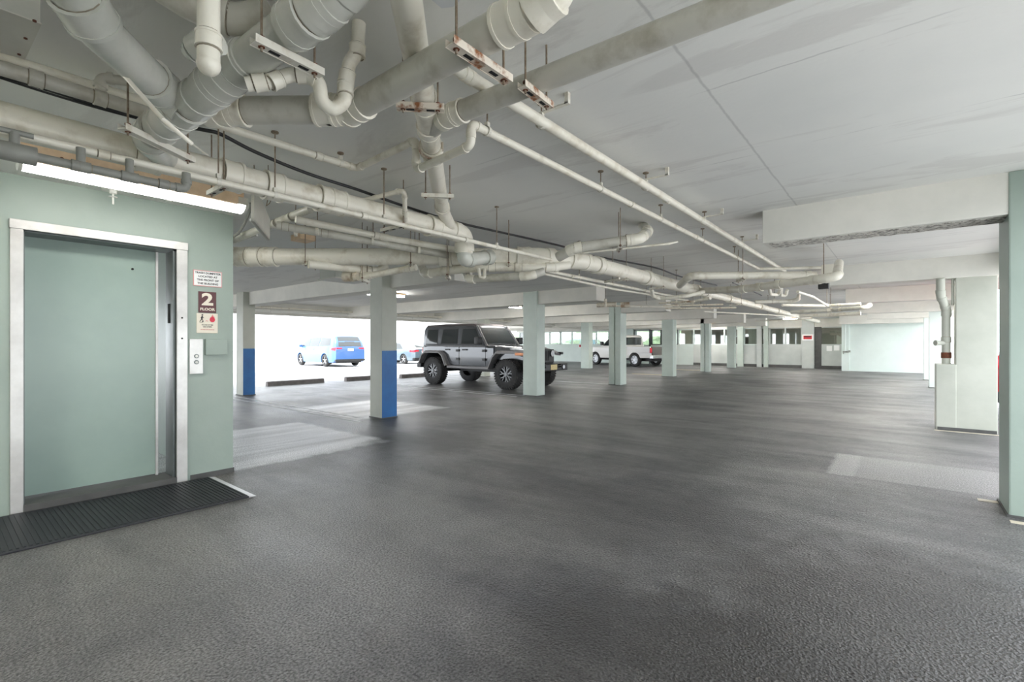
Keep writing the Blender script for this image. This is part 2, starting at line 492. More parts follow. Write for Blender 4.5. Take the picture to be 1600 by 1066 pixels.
# low walls and lintels under and over the windows
struct(finish('wall_far_low', box(B(), SX0 - 8, -10.2, LY, LY + .2, 0, SILL), M['mint_pale']))
struct(finish('wall_lobby_low', box(B(), -10.2, -2.35, LY + .0, LY + .2, .0, SILL), M['stucco']))
struct(finish('wall_far_head', box(B(), SX0 - 8, -2.35, LY - .02, LY + .22, HEAD, CEIL), M['beam']))
struct(finish('baseboard_lobby', box(B(), -10.2, -2.35, LY - .03, LY, 0, .16), M['base_dark']))
# lobby behind its windows
struct(finish('wall_lobby_back', box(B(), -12.2, -2.0, LY + 3.4, LY + 3.6, 0, CEIL), M['lobby']))
struct(finish('wall_lobby_side', box(B(), -10.4, -10.2, LY + .2, LY + 3.4, 0, CEIL), M['lobby']))
struct(finish('ceiling_lobby', box(B(), -12.2, -2.0, LY + .22, LY + 3.6, 2.55, CEIL), M['lobby']))

wn = 0


def window(x0, x1, fr=M['mint_pale'], z0=SILL, z1=HEAD, y=LY, posts=1, label=None):
    global wn
    wn += 1
    t = .07
    bm = B()
    box(bm, x0, x1, y + .03, y + .15, z0 - .01, z0 + .05); box(bm, x0, x1, y + .03, y + .15, z1 - .05, z1 + .01)
    box(bm, x0, x0 + t, y + .03, y + .15, z0, z1); box(bm, x1 - t, x1, y + .03, y + .15, z0, z1)
    o = struct(finish('window_%d' % wn, bm, fr))
    if label: o['label'] = label
    n = posts + 1; wd = (x1 - x0 - 2 * t) / n
    for i in range(n):
        a = x0 + t + wd * i
        finish('pane', box(B(), a, a + wd, y + .08, y + .09, z0 + .05, z1 - .05), M['glass'], o)
        if i: finish('mullion', box(B(), a - .035, a + .035, y + .02, y + .14, z0 + .03, z1 - .03), fr, o)
    return o


xs = [-24.2, -22.2, -20.2, -18.15, -16.1, -14.9]
for a, b in zip(xs[:-1], xs[1:]): window(a, b, posts=1)
window(-13.0, -12.3, fr=M['steel_dark'], posts=0)
window(-12.25, -11.2, fr=M['steel_dark'], posts=0)
window(-11.2, -9.2, posts=1); window(-9.2, -7.55, posts=1); window(-7.3, -6.1, posts=0)
window(-5.95, -4.3, fr=M['stucco'], posts=1); window(-3.7, -2.4, fr=M['stucco'], posts=0)
# open doorway in the far wall
bm = B(); box(bm, -14.2, -14.08, LY - .03, LY + .22, 0, 2.3); box(bm, -13.12, -13.0, LY - .03, LY + .22, 0, 2.3); box(bm, -14.2, -13.0, LY - .03, LY + .22, 2.2, 2.3)
d2 = struct(finish('door_2', bm, M['steel_dark'])); d2['label'] = 'door opening with a dark frame in the far wall'
finish('door_leaf', box(B(), -14.08, -13.12, LY + .08, LY + .12, 0, SILL), M['mint_pale'], d2)
finish('pane', box(B(), -14.08, -13.12, LY + .09, LY + .10, SILL, 2.2), M['glass'], d2)
# pilasters on the lobby front
for x0, x1, m in ((-7.6, -7.28, 'mint'), (-6.55, -6.3, 'stucco'), (-6.2, -5.97, 'mint'), (-4.3, -3.72, 'stucco'), (-14.95, -14.2, 'mint_pale')):
    bi += 1
    struct(finish('trim_%d' % bi, box(B(), x0, x1, LY - .14, LY + .02, 0, CEIL - .05, .006), M[m]))
bi += 1
struct(finish('trim_%d' % bi, box(B(), -3.72, -3.4, LY - .02, LY + .02, 0, HEAD, .004), M['base_dark']))

# ------------------------------------------------------------------ columns


def column(x0, x1, y0, y1, label, top=None, mat='mint', blue=None, pil=False, group=None):
    top = CEIL if top is None else top
    o = finish('column', box(B(), x0, x1, y0, y1, 0, top, .012), M[mat])
    tag(o, label, 'column', group)
    finish('base_line', box(B(), x0 - .012, x1 + .012, y0 - .012, y1 + .012, 0, .018), M['base_dark'], o)
    if blue:
        finish('blue_band', box(B(), x1 - .002, x1 + .004, y0 + .004, y1 - .004, .01, blue), M['blue'], o)['label'] = 'blue painted lower half of one face'
    if pil:
        finish('pilaster', box(B(), x1 + .03, x1 + .22, y0 + .02, y1 - .05, 0, top, .01), M[mat], o)
        finish('pipe_chase', box(B(), x0 + .02, x1 + .04, y0 + .06, y1 - .06, 0, top), M['mint_grey'], o)
    return o


column(-7.58, -7.22, 5.17, 5.50, 'square concrete column with a blue painted lower half nearest the elevator', mat='mint_grey', blue=1.22)
column(-7.67, -7.23, 9.86, 10.22, 'pale mint column standing right in front of the grey off-roader')
column(-7.51, -7.32, 14.25, 14.75, 'double mint column with a deep groove beside the white pickup hood', pil=True)
column(-7.66, -7.2, 19.1, 19.5, 'pale mint column hiding the pickup tailgate')
column(-7.52, -7.34, 23.5, 23.9, 'slim double mint column before the mint lobby window wall', pil=True)
column(-7.55, -7.15, 28.05, 28.4, 'mint column nearest the lobby low wall, end of its row')
column(-13.62, -13.2, 5.2, 5.5, 'column half hidden behind the elevator wall corner, lower part blue', mat='mint_grey', blue=1.22)
column(-13.55, -13.15, 14.35, 14.7, 'column seen just over the roof of the grey off-roader', mat='mint_grey')
column(-13.5, -13.0, 22.45, 22.85, 'mint column beside the small red sign, left of the white pickup')
column(.638, 1.15, 5.34, 5.83, 'teal column cut by the frame edge, closest to the viewer', mat='mint_wall')
column(.62, 1.0, 19.4, 19.8, 'mint column behind the stepped pier, first of the distant pair', mat='mint_pale')
column(.6, .95, 23.4, 23.75, 'mint column in front of the blank mint end wall, last of its row', mat='mint_pale')
# stepped pier with drain pipe
pier = empty('pier', (.85, 10.2, 0)); tag(pier, 'stepped grey green pier with a drain pipe on its ledge', 'pier')
finish('shaft', box(B(), .63, 1.09, 10.06, 10.42, 0, CEIL, .012), M['mint_grey'], pier)
finish('ledge', box(B(), .40, .64, 10.05, 10.42, 0, 1.03, .012), M['mint_grey'], pier)
finish('base_line', box(B(), .42, 1.08, 10.035, 10.06, 0, .05), M['base_dark'], pier)
struct(finish('floor_marking', box(B(), .38, 1.3, 9.93, 9.99, 0, .004), M['cream_line']))

# floor lines
i = 0
for a, b, m in (((-13.2, -7.25, 4.72, 4.80), 0, 'line'), ((-13.2, -7.6, 4.98, 5.05), 0, 'line'), ((-13.3, -7.6, 9.46, 9.54), 0, 'line'), ((-13.3, -7.6, 9.78, 9.85), 0, 'line'),
                ((-13.2, -7.4, 14.3, 14.4), 0, 'line'), ((-9.4, -7.75, 19.95, 20.1), 0, 'yline'), ((-9.2, -7.7, 24.6, 24.75), 0, 'yline'), ((-13.0, -7.7, 27.6, 27.7), 0, 'line'),
                ((.63, 3.5, 5.17, 5.24), 0, 'cream_line'), ((.50, .63, 5.72, 5.80), 0, 'cream_line'), ((.9, 4, 14.3, 14.38), 0, 'line'), ((.9, 4, 19.2, 19.28), 0, 'line')):
    o = struct(finish('floor_marking', box(B(), a[0], a[1], a[2], a[3], 0, .003), M[m]))

# ------------------------------------------------------------------ pipes


def fillet(pts, br):
    """polyline with rounded corners: list of ('line', p, q) and ('bend', [pts])"""
    pts = [Vector(p) for p in pts]
    out = []; cur = pts[0]
    for i in range(1, len(pts) - 1):
        a, b, c = cur, pts[i], pts[i + 1]
        d1 = (b - pts[i - 1]).normalized(); d2 = (c - b).normalized()
        ang = d1.angle(d2, 0)
        if ang < .06: continue
        L = min(br * math.tan(ang / 2), .45 * (b - pts[i - 1]).length, .45 * (c - b).length)
        p, q = b - d1 * L, b + d2 * L
        out.append(('line', cur, p))
        n = max(4, int(ang / .2)); arc = []
        for k in range(n + 1):
            t = k / n
            arc.append(p * (1 - t) ** 2 + b * 2 * t * (1 - t) + q * t * t)
        out.append(('bend', arc)); cur = q
    out.append(('line', cur, pts[-1]))
    return out


def pipe(pts, r, label, mat='pipe', br=None, cat='pipe', couplings=(), name='drain_pipe', hub=1.14, seg=18, elbows=True, emat=None, clabel=None):
    """one pipe run: its straight lengths are the thing, elbows and couplings its parts. couplings: (segment index, fraction)"""
    segs = fillet(pts, br or r * 2.6)
    bm = B()
    path = []
    for s in segs:
        for p in (s[1:] if s[0] == 'line' else s[1]):
            if not path or (p - path[-1]).length > 1e-4: path.append(p)
    sweep(bm, path, r, seg)
    o = finish(name, bm, M[mat], smooth=True); tag(o, label, cat)
    em = M[emat or mat]
    for s in segs:
        if s[0] == 'bend' and elbows:
            a = s[1]; d0 = (a[1] - a[0]).normalized(); d1 = (a[-1] - a[-2]).normalized()
            bm = B(); ext = r * .75
            sweep(bm, [a[0] - d0 * ext] + a + [a[-1] + d1 * ext], r * 1.06, seg)
            sweep(bm, [a[0] - d0 * (ext + r * .25), a[0] - d0 * .0], r * hub, seg)
            sweep(bm, [a[-1], a[-1] + d1 * (ext + r * .25)], r * hub, seg)
            finish('elbow', bm, em, o, smooth=True)
    P = [Vector(p) for p in pts]
    for (i, f) in couplings:
        p = P[i].lerp(P[i + 1], f); d = (P[i + 1] - P[i]).normalized()
        bm = B(); w_ = max(r * .62, .02)
        sweep(bm, [p - d * w_, p + d * w_], r * hub, seg)
        sweep(bm, [p - d * (w_ + r * .1), p - d * (w_ - r * .12)], r * (hub + .05), seg)
        sweep(bm, [p + d * (w_ - r * .12), p + d * (w_ + r * .1)], r * (hub + .05), seg)
        n0_ = len(bm.faces)
        for sg in (-1, 1):
            sweep(bm, [p + d * sg * (w_ + r * .10), p + d * sg * (w_ + r * .10 + .005)], r * 1.012, seg, cap=False)
        bm.faces.ensure_lookup_table()
        for f_ in bm.faces[n0_:]: f_.material_index = 1
        cpl = finish('coupling', bm, em, o, smooth=True); cpl.data.materials.append(M['grime'])
    return o


def a_(lst, z): return [at(x, y, z if len(q) == 0 else q[0]) for x, y, *q in lst]


SIL = 'pipe_silver'
# long main beside the elevator, runs along the aisle
MZ = 2.42
NZ = 2.31
_a, _b = at(365, 401.5, NZ), at(842, 401, NZ)
MXm = (at(600, 335, MZ)).x
yN = at(722, 367, MZ).y
pipe([(MXm, -2.5, MZ), (MXm, yN, MZ), (MXm, yN, 2.23)], .084, 'big cream main drain pipe running over the elevator front',
     couplings=((0, .565), (0, .64), (0, .685), (0, .75), (0, .765), (0, .93)))
# silver drain A and B meeting in a wye
wye = at(287, 172, 2.37)
pA = pipe([atd(92, -60, 1.40), atd(122, -2, 1.50), atd(152, 45, 1.60), at(262, 148, 2.42), wye], .069, 'big silver green pipe dropping diagonally into the wye above the elevator', SIL,
          couplings=((1, .35), (2, .80)), br=.30, elbows=False)
e_ = pA
pipe([atd(580, -75, 1.52), atd(525, -8, 1.60), atd(480, 26, 1.66), at(372, 106, 2.46), at(318, 148, 2.40), at(262, 190, 2.38), at(232, 214, 2.41), Vector((MXm + .02, at(255, 250, MZ).y, MZ))], .070,
     'big silver green pipe crossing beside the white slotted strut', SIL, couplings=((2, .05), (2, .93), (3, .55), (4, .5), (5, .55)), br=.2)
# C
pipe([at(285, 178, 2.41), at(345, 173, 2.41), at(548, 172, 2.41), at(838, 12, 2.41), atd(868, -12, 1.47) + Vector((0, 0, .0)), atd(880, -60, 1.45)], .060, 'large pale pipe with a wide bend under the U-shaped trap',
     'pipe_grey', couplings=((1, .12), (1, .80), (2, .02), (2, .90)), br=.14, emat='pipe')
# P trap
td = 2.0
tr = [atd(561, 36, td), atd(558, 82, td), atd(546, 98, td), atd(540, 132, td), atd(539, 160, td - .01), atd(520, 172, td - .02), atd(503, 160, td - .04), atd(499, 128, td - .05), atd(482, 118, td - .06), atd(452, 117, td - .08), atd(428, 127, td - .11), atd(385, 132, td - .14)]
pt = pipe(tr, .0275, 'small cream pipe with a U-shaped trap dropping from the ceiling', 'pipe', couplings=((0, .95), (2, .7), (3, .3), (7, .7), (8, .3), (9, .9), (10, .5)), br=.05, elbows=False, hub=1.2)
# E
pipe([at(628, -40, 2.53), at(650, 60, 2.53), at(664, 165, 2.53), at(680, 262, 2.53), at(692, 330, 2.53), Vector((MXm, at(706, 362, MZ).y, MZ))], .056, 'pale pipe running away under the big bent pipe to the clamp', 'pipe',
     couplings=((1, .92), (2, .30), (2, .62), (2, .74), (3, .9)), br=.2, elbows=False)
bm = B(); pc = at(672, 232, 2.53); dd = (at(680, 262, 2.53) - at(664, 165, 2.53)).normalized()
sweep(bm, [pc - dd * .02, pc + dd * .02], .070, 18); obox(bm, pc + Vector((.07, .03, 0)), dd, Vector((1, 0, 0)), Vector((0, 0, 1)), .02, .015, .02)
tag(finish('pipe_clamp', bm, M['strut_rust'], smooth=True), 'rusty band clamp around the pale pipe below the branch', 'clamp')
# F
fz = 2.495
pipe([(at(1190, 0, fz) + Vector((.55, 0, 0))), at(700, 182, fz), at(668, 205, 2.53)], .050, 'long pale drain pipe crossing the bare ceiling from the top edge', 'pipe_grey', couplings=((0, .965), ), br=.06, emat='pipe')
# sprinkler lines
g1 = [(at(757, 207, 2.55).x, at(738, 196, 2.55).y, 2.55), (at(757, 207, 2.55).x, at(1188, 420, 2.55).y, 2.55), at(1274, 414, 2.55), at(1291, 430, 2.52)]
p0 = at(736, 193, 2.55); g1[0] = p0; g1[1] = Vector((p0.x + .03, g1[1][1], 2.55)); g1[2] = Vector((-.9, g1[1].y + .55, 2.55)); g1[3] = g1[2] + Vector((.12, .4, -.05))
q0 = Vector((p0.x, p0.y, 2.43)); q1 = at(650, 266, 2.43); q2 = Vector((q1.x, q1.y, at(649, 219, 2.43).z if False else EYE + (HOR - 219) / FPX * ((Vector((q1.x, q1.y, 0))).dot(Vector((-math.sin(YAW), math.cos(YAW), 0))))))
g3 = at(558, 263, q2.z)
pipe([Vector((g3.x - .08, -2.2, q2.z)), g3, q2, q1, q0, p0, g1[1], g1[2], g1[3]], .0235, 'thin cream sprinkler line with a stepped offset, running the aisle length', 'pipe', name='sprinkler_pipe', br=.04,
     couplings=((0, .55), (0, .93), (5, .30), (5, .55), (5, .8)), hub=1.2, seg=12)
x2 = at(900, 225, 2.58).x
pipe([at(690, 92, 2.56), at(730, 118, 2.58), Vector((x2, at(775, 145, 2.58).y, 2.58)), Vector((x2, at(1225, 424, 2.58).y, 2.58))], .030, 'white sprinkler line close under the ceiling on the bare side', 'pipe', name='sprinkler_pipe',
     couplings=((2, .002), (2, .3), (2, .62)), br=.1, hub=1.15, seg=12)
# H thin white line in front of the main
hx = at(300, 275, 2.29).x
pipe([Vector((hx, -2.4, 2.29)), Vector((hx + .02, at(790, 384, 2.29).y, 2.29)), at(876, 409, 2.27)], .019, 'slim white water line clipped beside the big main drain', 'pipe', name='water_pipe', couplings=((0, .5), (0, .75), (0, .93)), br=.05, hub=1.25, seg=12)
# J grey conduit manifold
jz = 2.2
j0, j1 = at(-30, 228, jz), at(291, 296, jz)
pipe([Vector((j1.x, -.6, jz)), Vector((j1.x, j1.y, jz)), Vector((j1.x, j1.y, 2.29))], .021, 'grey plastic pipe bolted below the white line over the elevator light', 'conduit', name='water_pipe', couplings=((0, .93), (0, .72)), br=.03, hub=1.25, seg=12)
for n_, (x, y) in enumerate(((125, 262), (200, 279))):
    p = at(x, y, jz); bm = B()
    cyl(bm, Vector((j1.x, p.y, jz - .02)), Vector((j1.x, p.y, 2.29)), .018, 12); cyl(bm, Vector((j1.x, p.y - .035, jz)), Vector((j1.x, p.y + .035, jz)), .027, 12)
    tag(finish('pipe_tee', bm, M['conduit'], smooth=True), ('first' if n_ == 0 else 'second') + ' short grey tee from the frame edge, joining the grey pipe to the white line', 'pipe')
bm = B(); p = at(22, 240, jz)
cyl(bm, Vector((j1.x, p.y - .07, jz)), Vector((j1.x, p.y + .07, jz)), .042, 16); cyl(bm, Vector((j1.x, p.y, jz)), Vector((j1.x, p.y, jz + .09)), .018, 12); cyl(bm, Vector((j1.x, p.y - .07, jz + .09)), Vector((j1.x, p.y + .06, jz + .09)), .012, 10)
v_ = tag(finish('valve', bm, M['conduit'], smooth=True), 'grey valve on the plastic pipe above the elevator door jamb', 'valve')
# thick top left pipe near the ceiling with a sprinkler tee
z5 = 2.52
gx = at(40, 118, z5).x
pipe([Vector((gx, -2.0, z5)), Vector((gx, at(235, 174, z5).y, z5))], .032, 'grey painted pipe tight to the ceiling behind the silver wye', 'pipe_grey', couplings=((0, .85), (0, .93)), seg=14)
p = at(160, 150, z5); p.x = gx
pipe([p, p + Vector((.0, .0, .10)), at(205, 128, 2.63)], .022, 'stub with an elbow rising from the grey ceiling pipe', 'pipe_grey', br=.03, seg=12, hub=1.3)
# vertical riser top centre with cap
pipe([atd(326, -60, 1.45), atd(326, 100, 1.45)], .031, 'short white pipe dropping straight down to a rounded cap', 'pipe', couplings=((0, .78), ), seg=16)
bm = B(); bmesh.ops.create_uvsphere(bm, u_segments=16, v_segments=10, radius=.033, matrix=Matrix.Translation(atd(326, 101, 1.45)))
o_ = bpy.data.objects['drain_pipe.%03d' % (len([o for o in bpy.data.objects if o.name.startswith('drain_pipe')]) - 1)]
finish('end_cap', bm, M['pipe'], o_, smooth=True)
bm = B(); pp = atd(306, 78, 1.62); sweep(bm, [pp, pp + Vector((.08, .03, .02))], [.045, .05], 16); sweep(bm, [pp - Vector((.03, .01, 0)), pp], [.03, .045], 16)
cyl(bm, pp + Vector((.03, .01, 0)), Vector((pp.x + .03, pp.y + .01, CEIL)), .006, 8)
tag(finish('drain_hub', bm, M['pipe_silver'], smooth=True), 'round hub fitting behind the capped white pipe', 'fitting')
# dark ceiling duct behind pipe B top
pipe([atd(215, -45, 1.74), atd(300, 8, 1.79), atd(375, 35, 1.85), atd(420, 22, 1.84)], .058, 'stained pipe high in the corner behind the silver pipe', 'pipe_grey', br=.15, elbows=False, couplings=((1, .5), ))

# N big pipe crossing behind the hanging panel, then the aisle main
NZ = 2.31
n0, n1 = at(330, 401.5, NZ), at(842, 401, NZ)
mx2 = at(1040, 442, NZ).x
pipe([at(358, 401.5, NZ), n1, Vector((mx2, at(905, 408, NZ).y, NZ)), Vector((mx2, at(1088, 455, NZ).y, NZ))], .093, 'thick stained drain pipe slanting across behind the elevator corner', 'pipe',
     couplings=((0, .04), (0, .085), (0, .135), (0, .70), (0, .95), (2, .1), (2, .45), (2, .97)), br=.35)
pipe([Vector((mx2, at(1092, 456, NZ).y, NZ)), Vector((mx2 + .02, at(1160, 473, NZ).y, NZ)), Vector((mx2 + .03, at(1232, 490, NZ).y, NZ)), Vector((mx2 + .05, 24.5, NZ))], .075, 'far stretch of the aisle main running to the end wall', 'pipe', couplings=((0, .1), (0, .6), (1, .3), (1, .7), (2, .3)))
pipe([(MXm, yN, 2.27), (MXm, yN, 2.17), at(765, 402, 2.26)], .068, 'short silver elbow dropping beneath the thick slanting pipe', SIL, br=.06, couplings=((1, .9), ), seg=16)
# Q
qz = 2.30
pipe([at(872, 402, 2.25), at(897, 388, 2.32), at(1000, 373, 2.40), at(1012, 362, 2.52), at(1004, 352, 2.69)], .052, 'grey branch pipe rising to the ceiling from the main drain junction', 'pipe_grey', br=.08, couplings=((1, .06), (1, .85)), emat='pipe', seg=16)
pipe([at(905, 396, 2.32), at(1045, 381, 2.40), at(1058, 378, 2.46)], .012, 'thin pipe trailing beyond the grey branch pipe', 'pipe', name='water_pipe', seg=10, br=.03)
# K: small pipes near the elevator corner
pipe([at(354, 379, 2.46), at(425, 352, 2.48), at(486, 326, 2.52)], .036, 'grey pipe rising past the hanging white panel from the wall corner', 'pipe_grey', couplings=((1, .1), (1, .5)), seg=14)
pipe([at(432, 352, 2.40), at(520, 367, 2.36), at(700, 399, 2.28)], .036, 'grey pipe just above the thick slanting pipe', 'pipe_grey', couplings=((0, .15), (0, .85)), seg=14)
pipe([at(462, 343, 2.42), at(600, 371, 2.38), at(760, 399, 2.30)], .032, 'cream pipe behind the main drain, upper of two above the slanting pipe', 'pipe', couplings=((0, .9), ), seg=14)
pipe([at(356, 383, 2.46), at(402, 368, 2.48)], .012, 'white conduit by the elevator wall corner under the grey pipe', 'white', name='water_pipe', seg=8)
pipe([at(505, 352, 2.45), at(470, 362, 2.42)], .024, 'short grey stub crossing the twin pipes near the panel', 'pipe_grey', seg=12)
pipe([at(568, 313, 2.55), at(632, 297, 2.52), at(633, 345, 2.38)], .019, 'thin cream pipe with a square turn dropping onto the main drain', 'pipe', br=.03, couplings=((1, .7), ), seg=12, hub=1.25)
# under N
lz = 2.2
pipe([at(482, 413, lz), at(592, 424, lz), at(604, 414, lz + .08)], .045, 'cream pipe sloping below the thick slanting pipe', 'pipe', couplings=((0, .75), (0, .92)), br=.06, seg=16)
pipe([at(553, 434, 2.12), at(576, 431, 2.12), at(650, 418, 2.18)], .036, 'cream drain ending in a rusty coupling before the first far beam', 'pipe', couplings=((1, .85), ), seg=14)
bm = B(); q = at(549, 432, 2.12); d = (at(576, 431, 2.12) - q).normalized()
sweep(bm, [q - d * .09, q + d * .02], .062, 16); sweep(bm, [q + d * .04, q + d * .09], .055, 16)
tag(finish('rusty_coupling', bm, M['stain'], smooth=True), 'rust stained coupling capping a drain under the slanting pipe', 'coupling')
pipe([at(659, 418, 2.27), at(665, 428, 2.16), at(745, 417, 2.19), at(862, 418, 2.19), at(888, 414, 2.24)], .05, 'cream pipe with a round elbow tucked under the slanting pipe', 'pipe', couplings=((1, .95), (2, .2), (2, .55)), br=.07, seg=16)
pipe([at(727, 424, 2.2), at(733, 437, 2.05), at(828, 431, 2.05), at(850, 424, 2.1)], .042, 'lower grey pipe with an elbow above the second far beam', 'pipe_grey', couplings=((1, .9), ), br=.06, seg=16, emat='pipe')
pipe([at(748, 420, 2.15), at(750, 434, 2.05), at(757, 434, 2.05), at(757, 421, 2.15)], .018, 'small U-shaped trap under the thick slanting pipe', 'pipe', br=.05, elbows=False, seg=12)
# light brown lines behind M2
pipe([at(858, 424, 2.22), at(940, 442, 2.20), at(1060, 465, 2.20)], .022, 'tan stained pipe low behind the aisle main', 'pipe', name='water_pipe', couplings=((0, .4), (1, .5)), seg=12)
pipe([at(850, 428, 2.2), at(960, 452, 2.18), at(1075, 470, 2.18)], .018, 'slim tan pipe lowest behind the aisle main', 'pipe', name='water_pipe', seg=12)
pipe([at(945, 441, 2.2), at(968, 435, 2.2)], .014, 'tiny cross pipe joining the tan pipes', 'pipe', name='water_pipe', seg=8)
# right cluster
pipe([at(1062, 446, 2.25), at(1078, 431, 2.31), at(1150, 431, 2.31), at(1274, 430, 2.31)], .053, 'cream pipe crossing the aisle to the second beam, upper of two', 'pipe', br=.1, couplings=((2, .05), (2, .9)), seg=16)
pipe([at(1088, 455, NZ), at(1160, 452, 2.18), at(1285, 436, 2.18), at(1308, 432, 2.2), at(1311, 411, 2.5)], .056, 'grey pipe crossing the aisle, rising in a fat elbow at the second beam', 'pipe', br=.09, couplings=((1, .25), (1, .9), (1, .5)), seg=16)
bi_ = at(1295, 424, 2.45)
tag(finish('junction_box', box(B(), bi_.x - .09, bi_.x + .09, bi_.y - .05, bi_.y + .08, 2.36, 2.55, .006), M['pipe']), 'cream box beside the fat elbow at the second beam', 'box')
bi_ = at(1287, 447, 2.12)
tag(finish('emergency_lamp', box(B(), bi_.x - .06, bi_.x + .06, bi_.y - .05, bi_.y + .05, 2.08, 2.17, .008), M['black']), 'small black box lamp hanging under the crossing grey pipe', 'lamp')
bm = B(); cyl(bm, (bi_.x, bi_.y, 2.16), (bi_.x, bi_.y, CEIL), .006, 8); finish('stem', bm, M['rod'], bpy.data.objects['emergency_lamp'])
pipe([at(1018, 452, 2.2), at(1020, 462, 2.12), at(1030, 467, 2.08), at(1072, 463, 2.10), at(1100, 456, 2.18)], .03, 'cream pipe with a hooked end below the aisle main', 'pipe', br=.06, couplings=((2, .2), (2, .8)), seg=12)
pipe([at(1052, 478, 2.12), at(1110, 466, 2.16)], .028, 'slanting cream branch under the aisle main', 'pipe', couplings=((0, .5), ), seg=12)
for k_, (a, b, l) in enumerate((((1030, 474), (1085, 471), 'first'), ((1036, 478), (1130, 476), 'second'), ((1040, 482), (1150, 481), 'third'))):
    pipe([at(a[0], a[1], 2.1), at(b[0], b[1], 2.1)], .018, l + ' from the top of the rusty lines stacked below the aisle main', 'stain', name='water_pipe', couplings=((0, .3), (0, .7)), seg=10)
pipe([at(941, 478, 2.18), at(1062, 480, 2.18)], .022, 'long cream line at the third far beam', 'pipe', name='water_pipe', seg=10, couplings=((0, .1), (0, .5)))
bm = B(); q = at(946, 476, 2.18)
sweep(bm, [q - Vector((.2, 0, 0)), q + Vector((.2, .1, 0))], .05, 12); sweep(bm, [q - Vector((0, 0, .05)), q + Vector((0, 0, .12))], .03, 10); sweep(bm, [q + Vector((.3, .1, -.02)), q + Vector((.45, .2, -.02))], .06, 12)
tag(finish('valve', bm, M['stain'], smooth=True), 'stained valve cluster at the end of the third far beam', 'valve')
pipe([at(1180, 472, 2.15), at(1238, 471, 2.15), at(1247, 468, 2.18), at(1248, 462, 2.3)], .035, 'cream pipe with an upturned elbow beyond the second beam', 'pipe', br=.06, couplings=((0, .5), ), seg=12)
pipe([at(1246, 456, 2.2), at(1270, 464, 2.17), at(1293, 478, 2.15)], .024, 'slanting white pipe dropping over the distant crossing pipes', 'pipe', name='water_pipe', seg=10)
pipe([at(1222, 477, 2.16), at(1290, 478, 2.16), at(1345, 475, 2.16)], .03, 'distant cream crossing pipe, upper one', 'pipe', seg=12, couplings=((1, .4), ))
pipe([at(1236, 488, 2.14), at(1298, 485, 2.14), at(1355, 480, 2.14), at(1360, 476, 2.2)], .045, 'distant grey crossing pipe ending in an elbow', 'pipe_grey', seg=12, br=.06, couplings=((1, .3), ), emat='pipe')
pipe([at(1250, 494, 2.13), at(1345, 490, 2.13)], .05, 'lowest distant white pipe before the mint end wall', 'pipe', seg=12, couplings=((0, .5), ))
pipe([at(1202, 450, 2.16), at(1204, 460, 2.08), at(1216, 461, 2.08), at(1220, 451, 2.16)], .025, 'white U-shaped trap hanging beyond the crossing pipes', 'pipe', br=.08, elbows=False, seg=12)
pipe([at(1221, 452, 2.16), at(1220, 462, 2.08), at(1228, 462, 2.08), at(1230, 453, 2.16)], .022, 'smaller white U-shaped trap hanging beyond the crossing pipes', 'pipe', br=.08, elbows=False, seg=12)
pipe([at(1100, 487, 2.15), at(1200, 492, 2.15), at(1260, 497, 2.15)], .016, 'white line low under the far end of the main', 'pipe', name='water_pipe', seg=10)
pipe([at(1180, 502, 2.25), at(1270, 498, 2.25)], .018, 'white line at the lobby lintel', 'pipe', name='water_pipe', seg=10)
# pier pipe
pipe([Vector((.45, 9.94, 2.36)), Vector((.455, 10.0, 2.10)), Vector((.53, 10.2, 1.88)), Vector((.53, 10.2, 1.03))], .055, 'mint drain pipe standing on the pier ledge', 'mint_grey', couplings=((2, .05), (2, .55)), br=.1)
pp_ = [o for o in bpy.data.objects if o.get('label') == 'mint drain pipe standing on the pier ledge'][0]
bm = B(); cyl(bm, (.53, 10.2, 1.12), (.53, 10.2, 1.21), .064, 18); finish('rubber_coupling', bm, M['rust'], pp_, smooth=True)['label'] = 'dark rubber coupling'
bm = B(); cyl(bm, (.53, 10.2, 1.36), (.41, 10.1, 1.36), .036, 14); cyl(bm, (.41, 10.1, 1.36), (.395, 10.09, 1.36), .045, 8); finish('cleanout', bm, M['mint_grey'], pp_, smooth=True)
bm = B(); cyl(bm, (.60, 10.12, 1.95), (.60, 10.12, 2.36), .02, 12)
tag(finish('conduit', bm, M['mint_grey'], smooth=True), 'thin mint conduit rising between the pier drain pipe and the pier', 'conduit')
# black cables on the ceiling


def cable(pts, r, label):
    P = [at(x, y, z) for x, y, z in pts]
    out = []
    for i in range(len(P) - 1):
        a = P[max(i - 1, 0)]; b = P[i]; c = P[i + 1]; d = P[min(i + 2, len(P) - 1)]
        for k in range(6):
            t = k / 6
            out.append(.5 * ((2 * b) + (c - a) * t + (2 * a - 5 * b + 4 * c - d) * t * t + (3 * b - a - 3 * c + d) * t ** 3))
    out.append(P[-1])
    bm = B(); sweep(bm, out, r, 8)
    return tag(finish('cable', bm, M['cable'], smooth=True), label, 'cable')


cable([(-40, 103, 2.66), (60, 135, 2.66), (220, 184, 2.65), (318, 203, 2.64), (345, 210, 2.64), (400, 238, 2.61), (480, 271, 2.59), (560, 297, 2.57), (640, 325, 2.56), (720, 349, 2.55), (800, 367, 2.55), (882, 386, 2.53), (915, 398, 2.53), (960, 406, 2.51), (1026, 419, 2.49), (1062, 432, 2.47), (1120, 446, 2.47)], .012, 'thick black cable sagging along the ceiling over the main drain')
cable([(-40, 108, 2.60), (60, 141, 2.58), (150, 168, 2.57), (225, 188, 2.56)], .006, 'thinner black cable just under the thick one above the elevator')
cable([(1145, 442, 2.4), (1182, 458, 2.38), (1190, 462, 2.38)], .01, 'short black cable end beyond the crossing pipes')

# ------------------------------------------------------------------ hangers
UP = Vector((0, 0, 1))


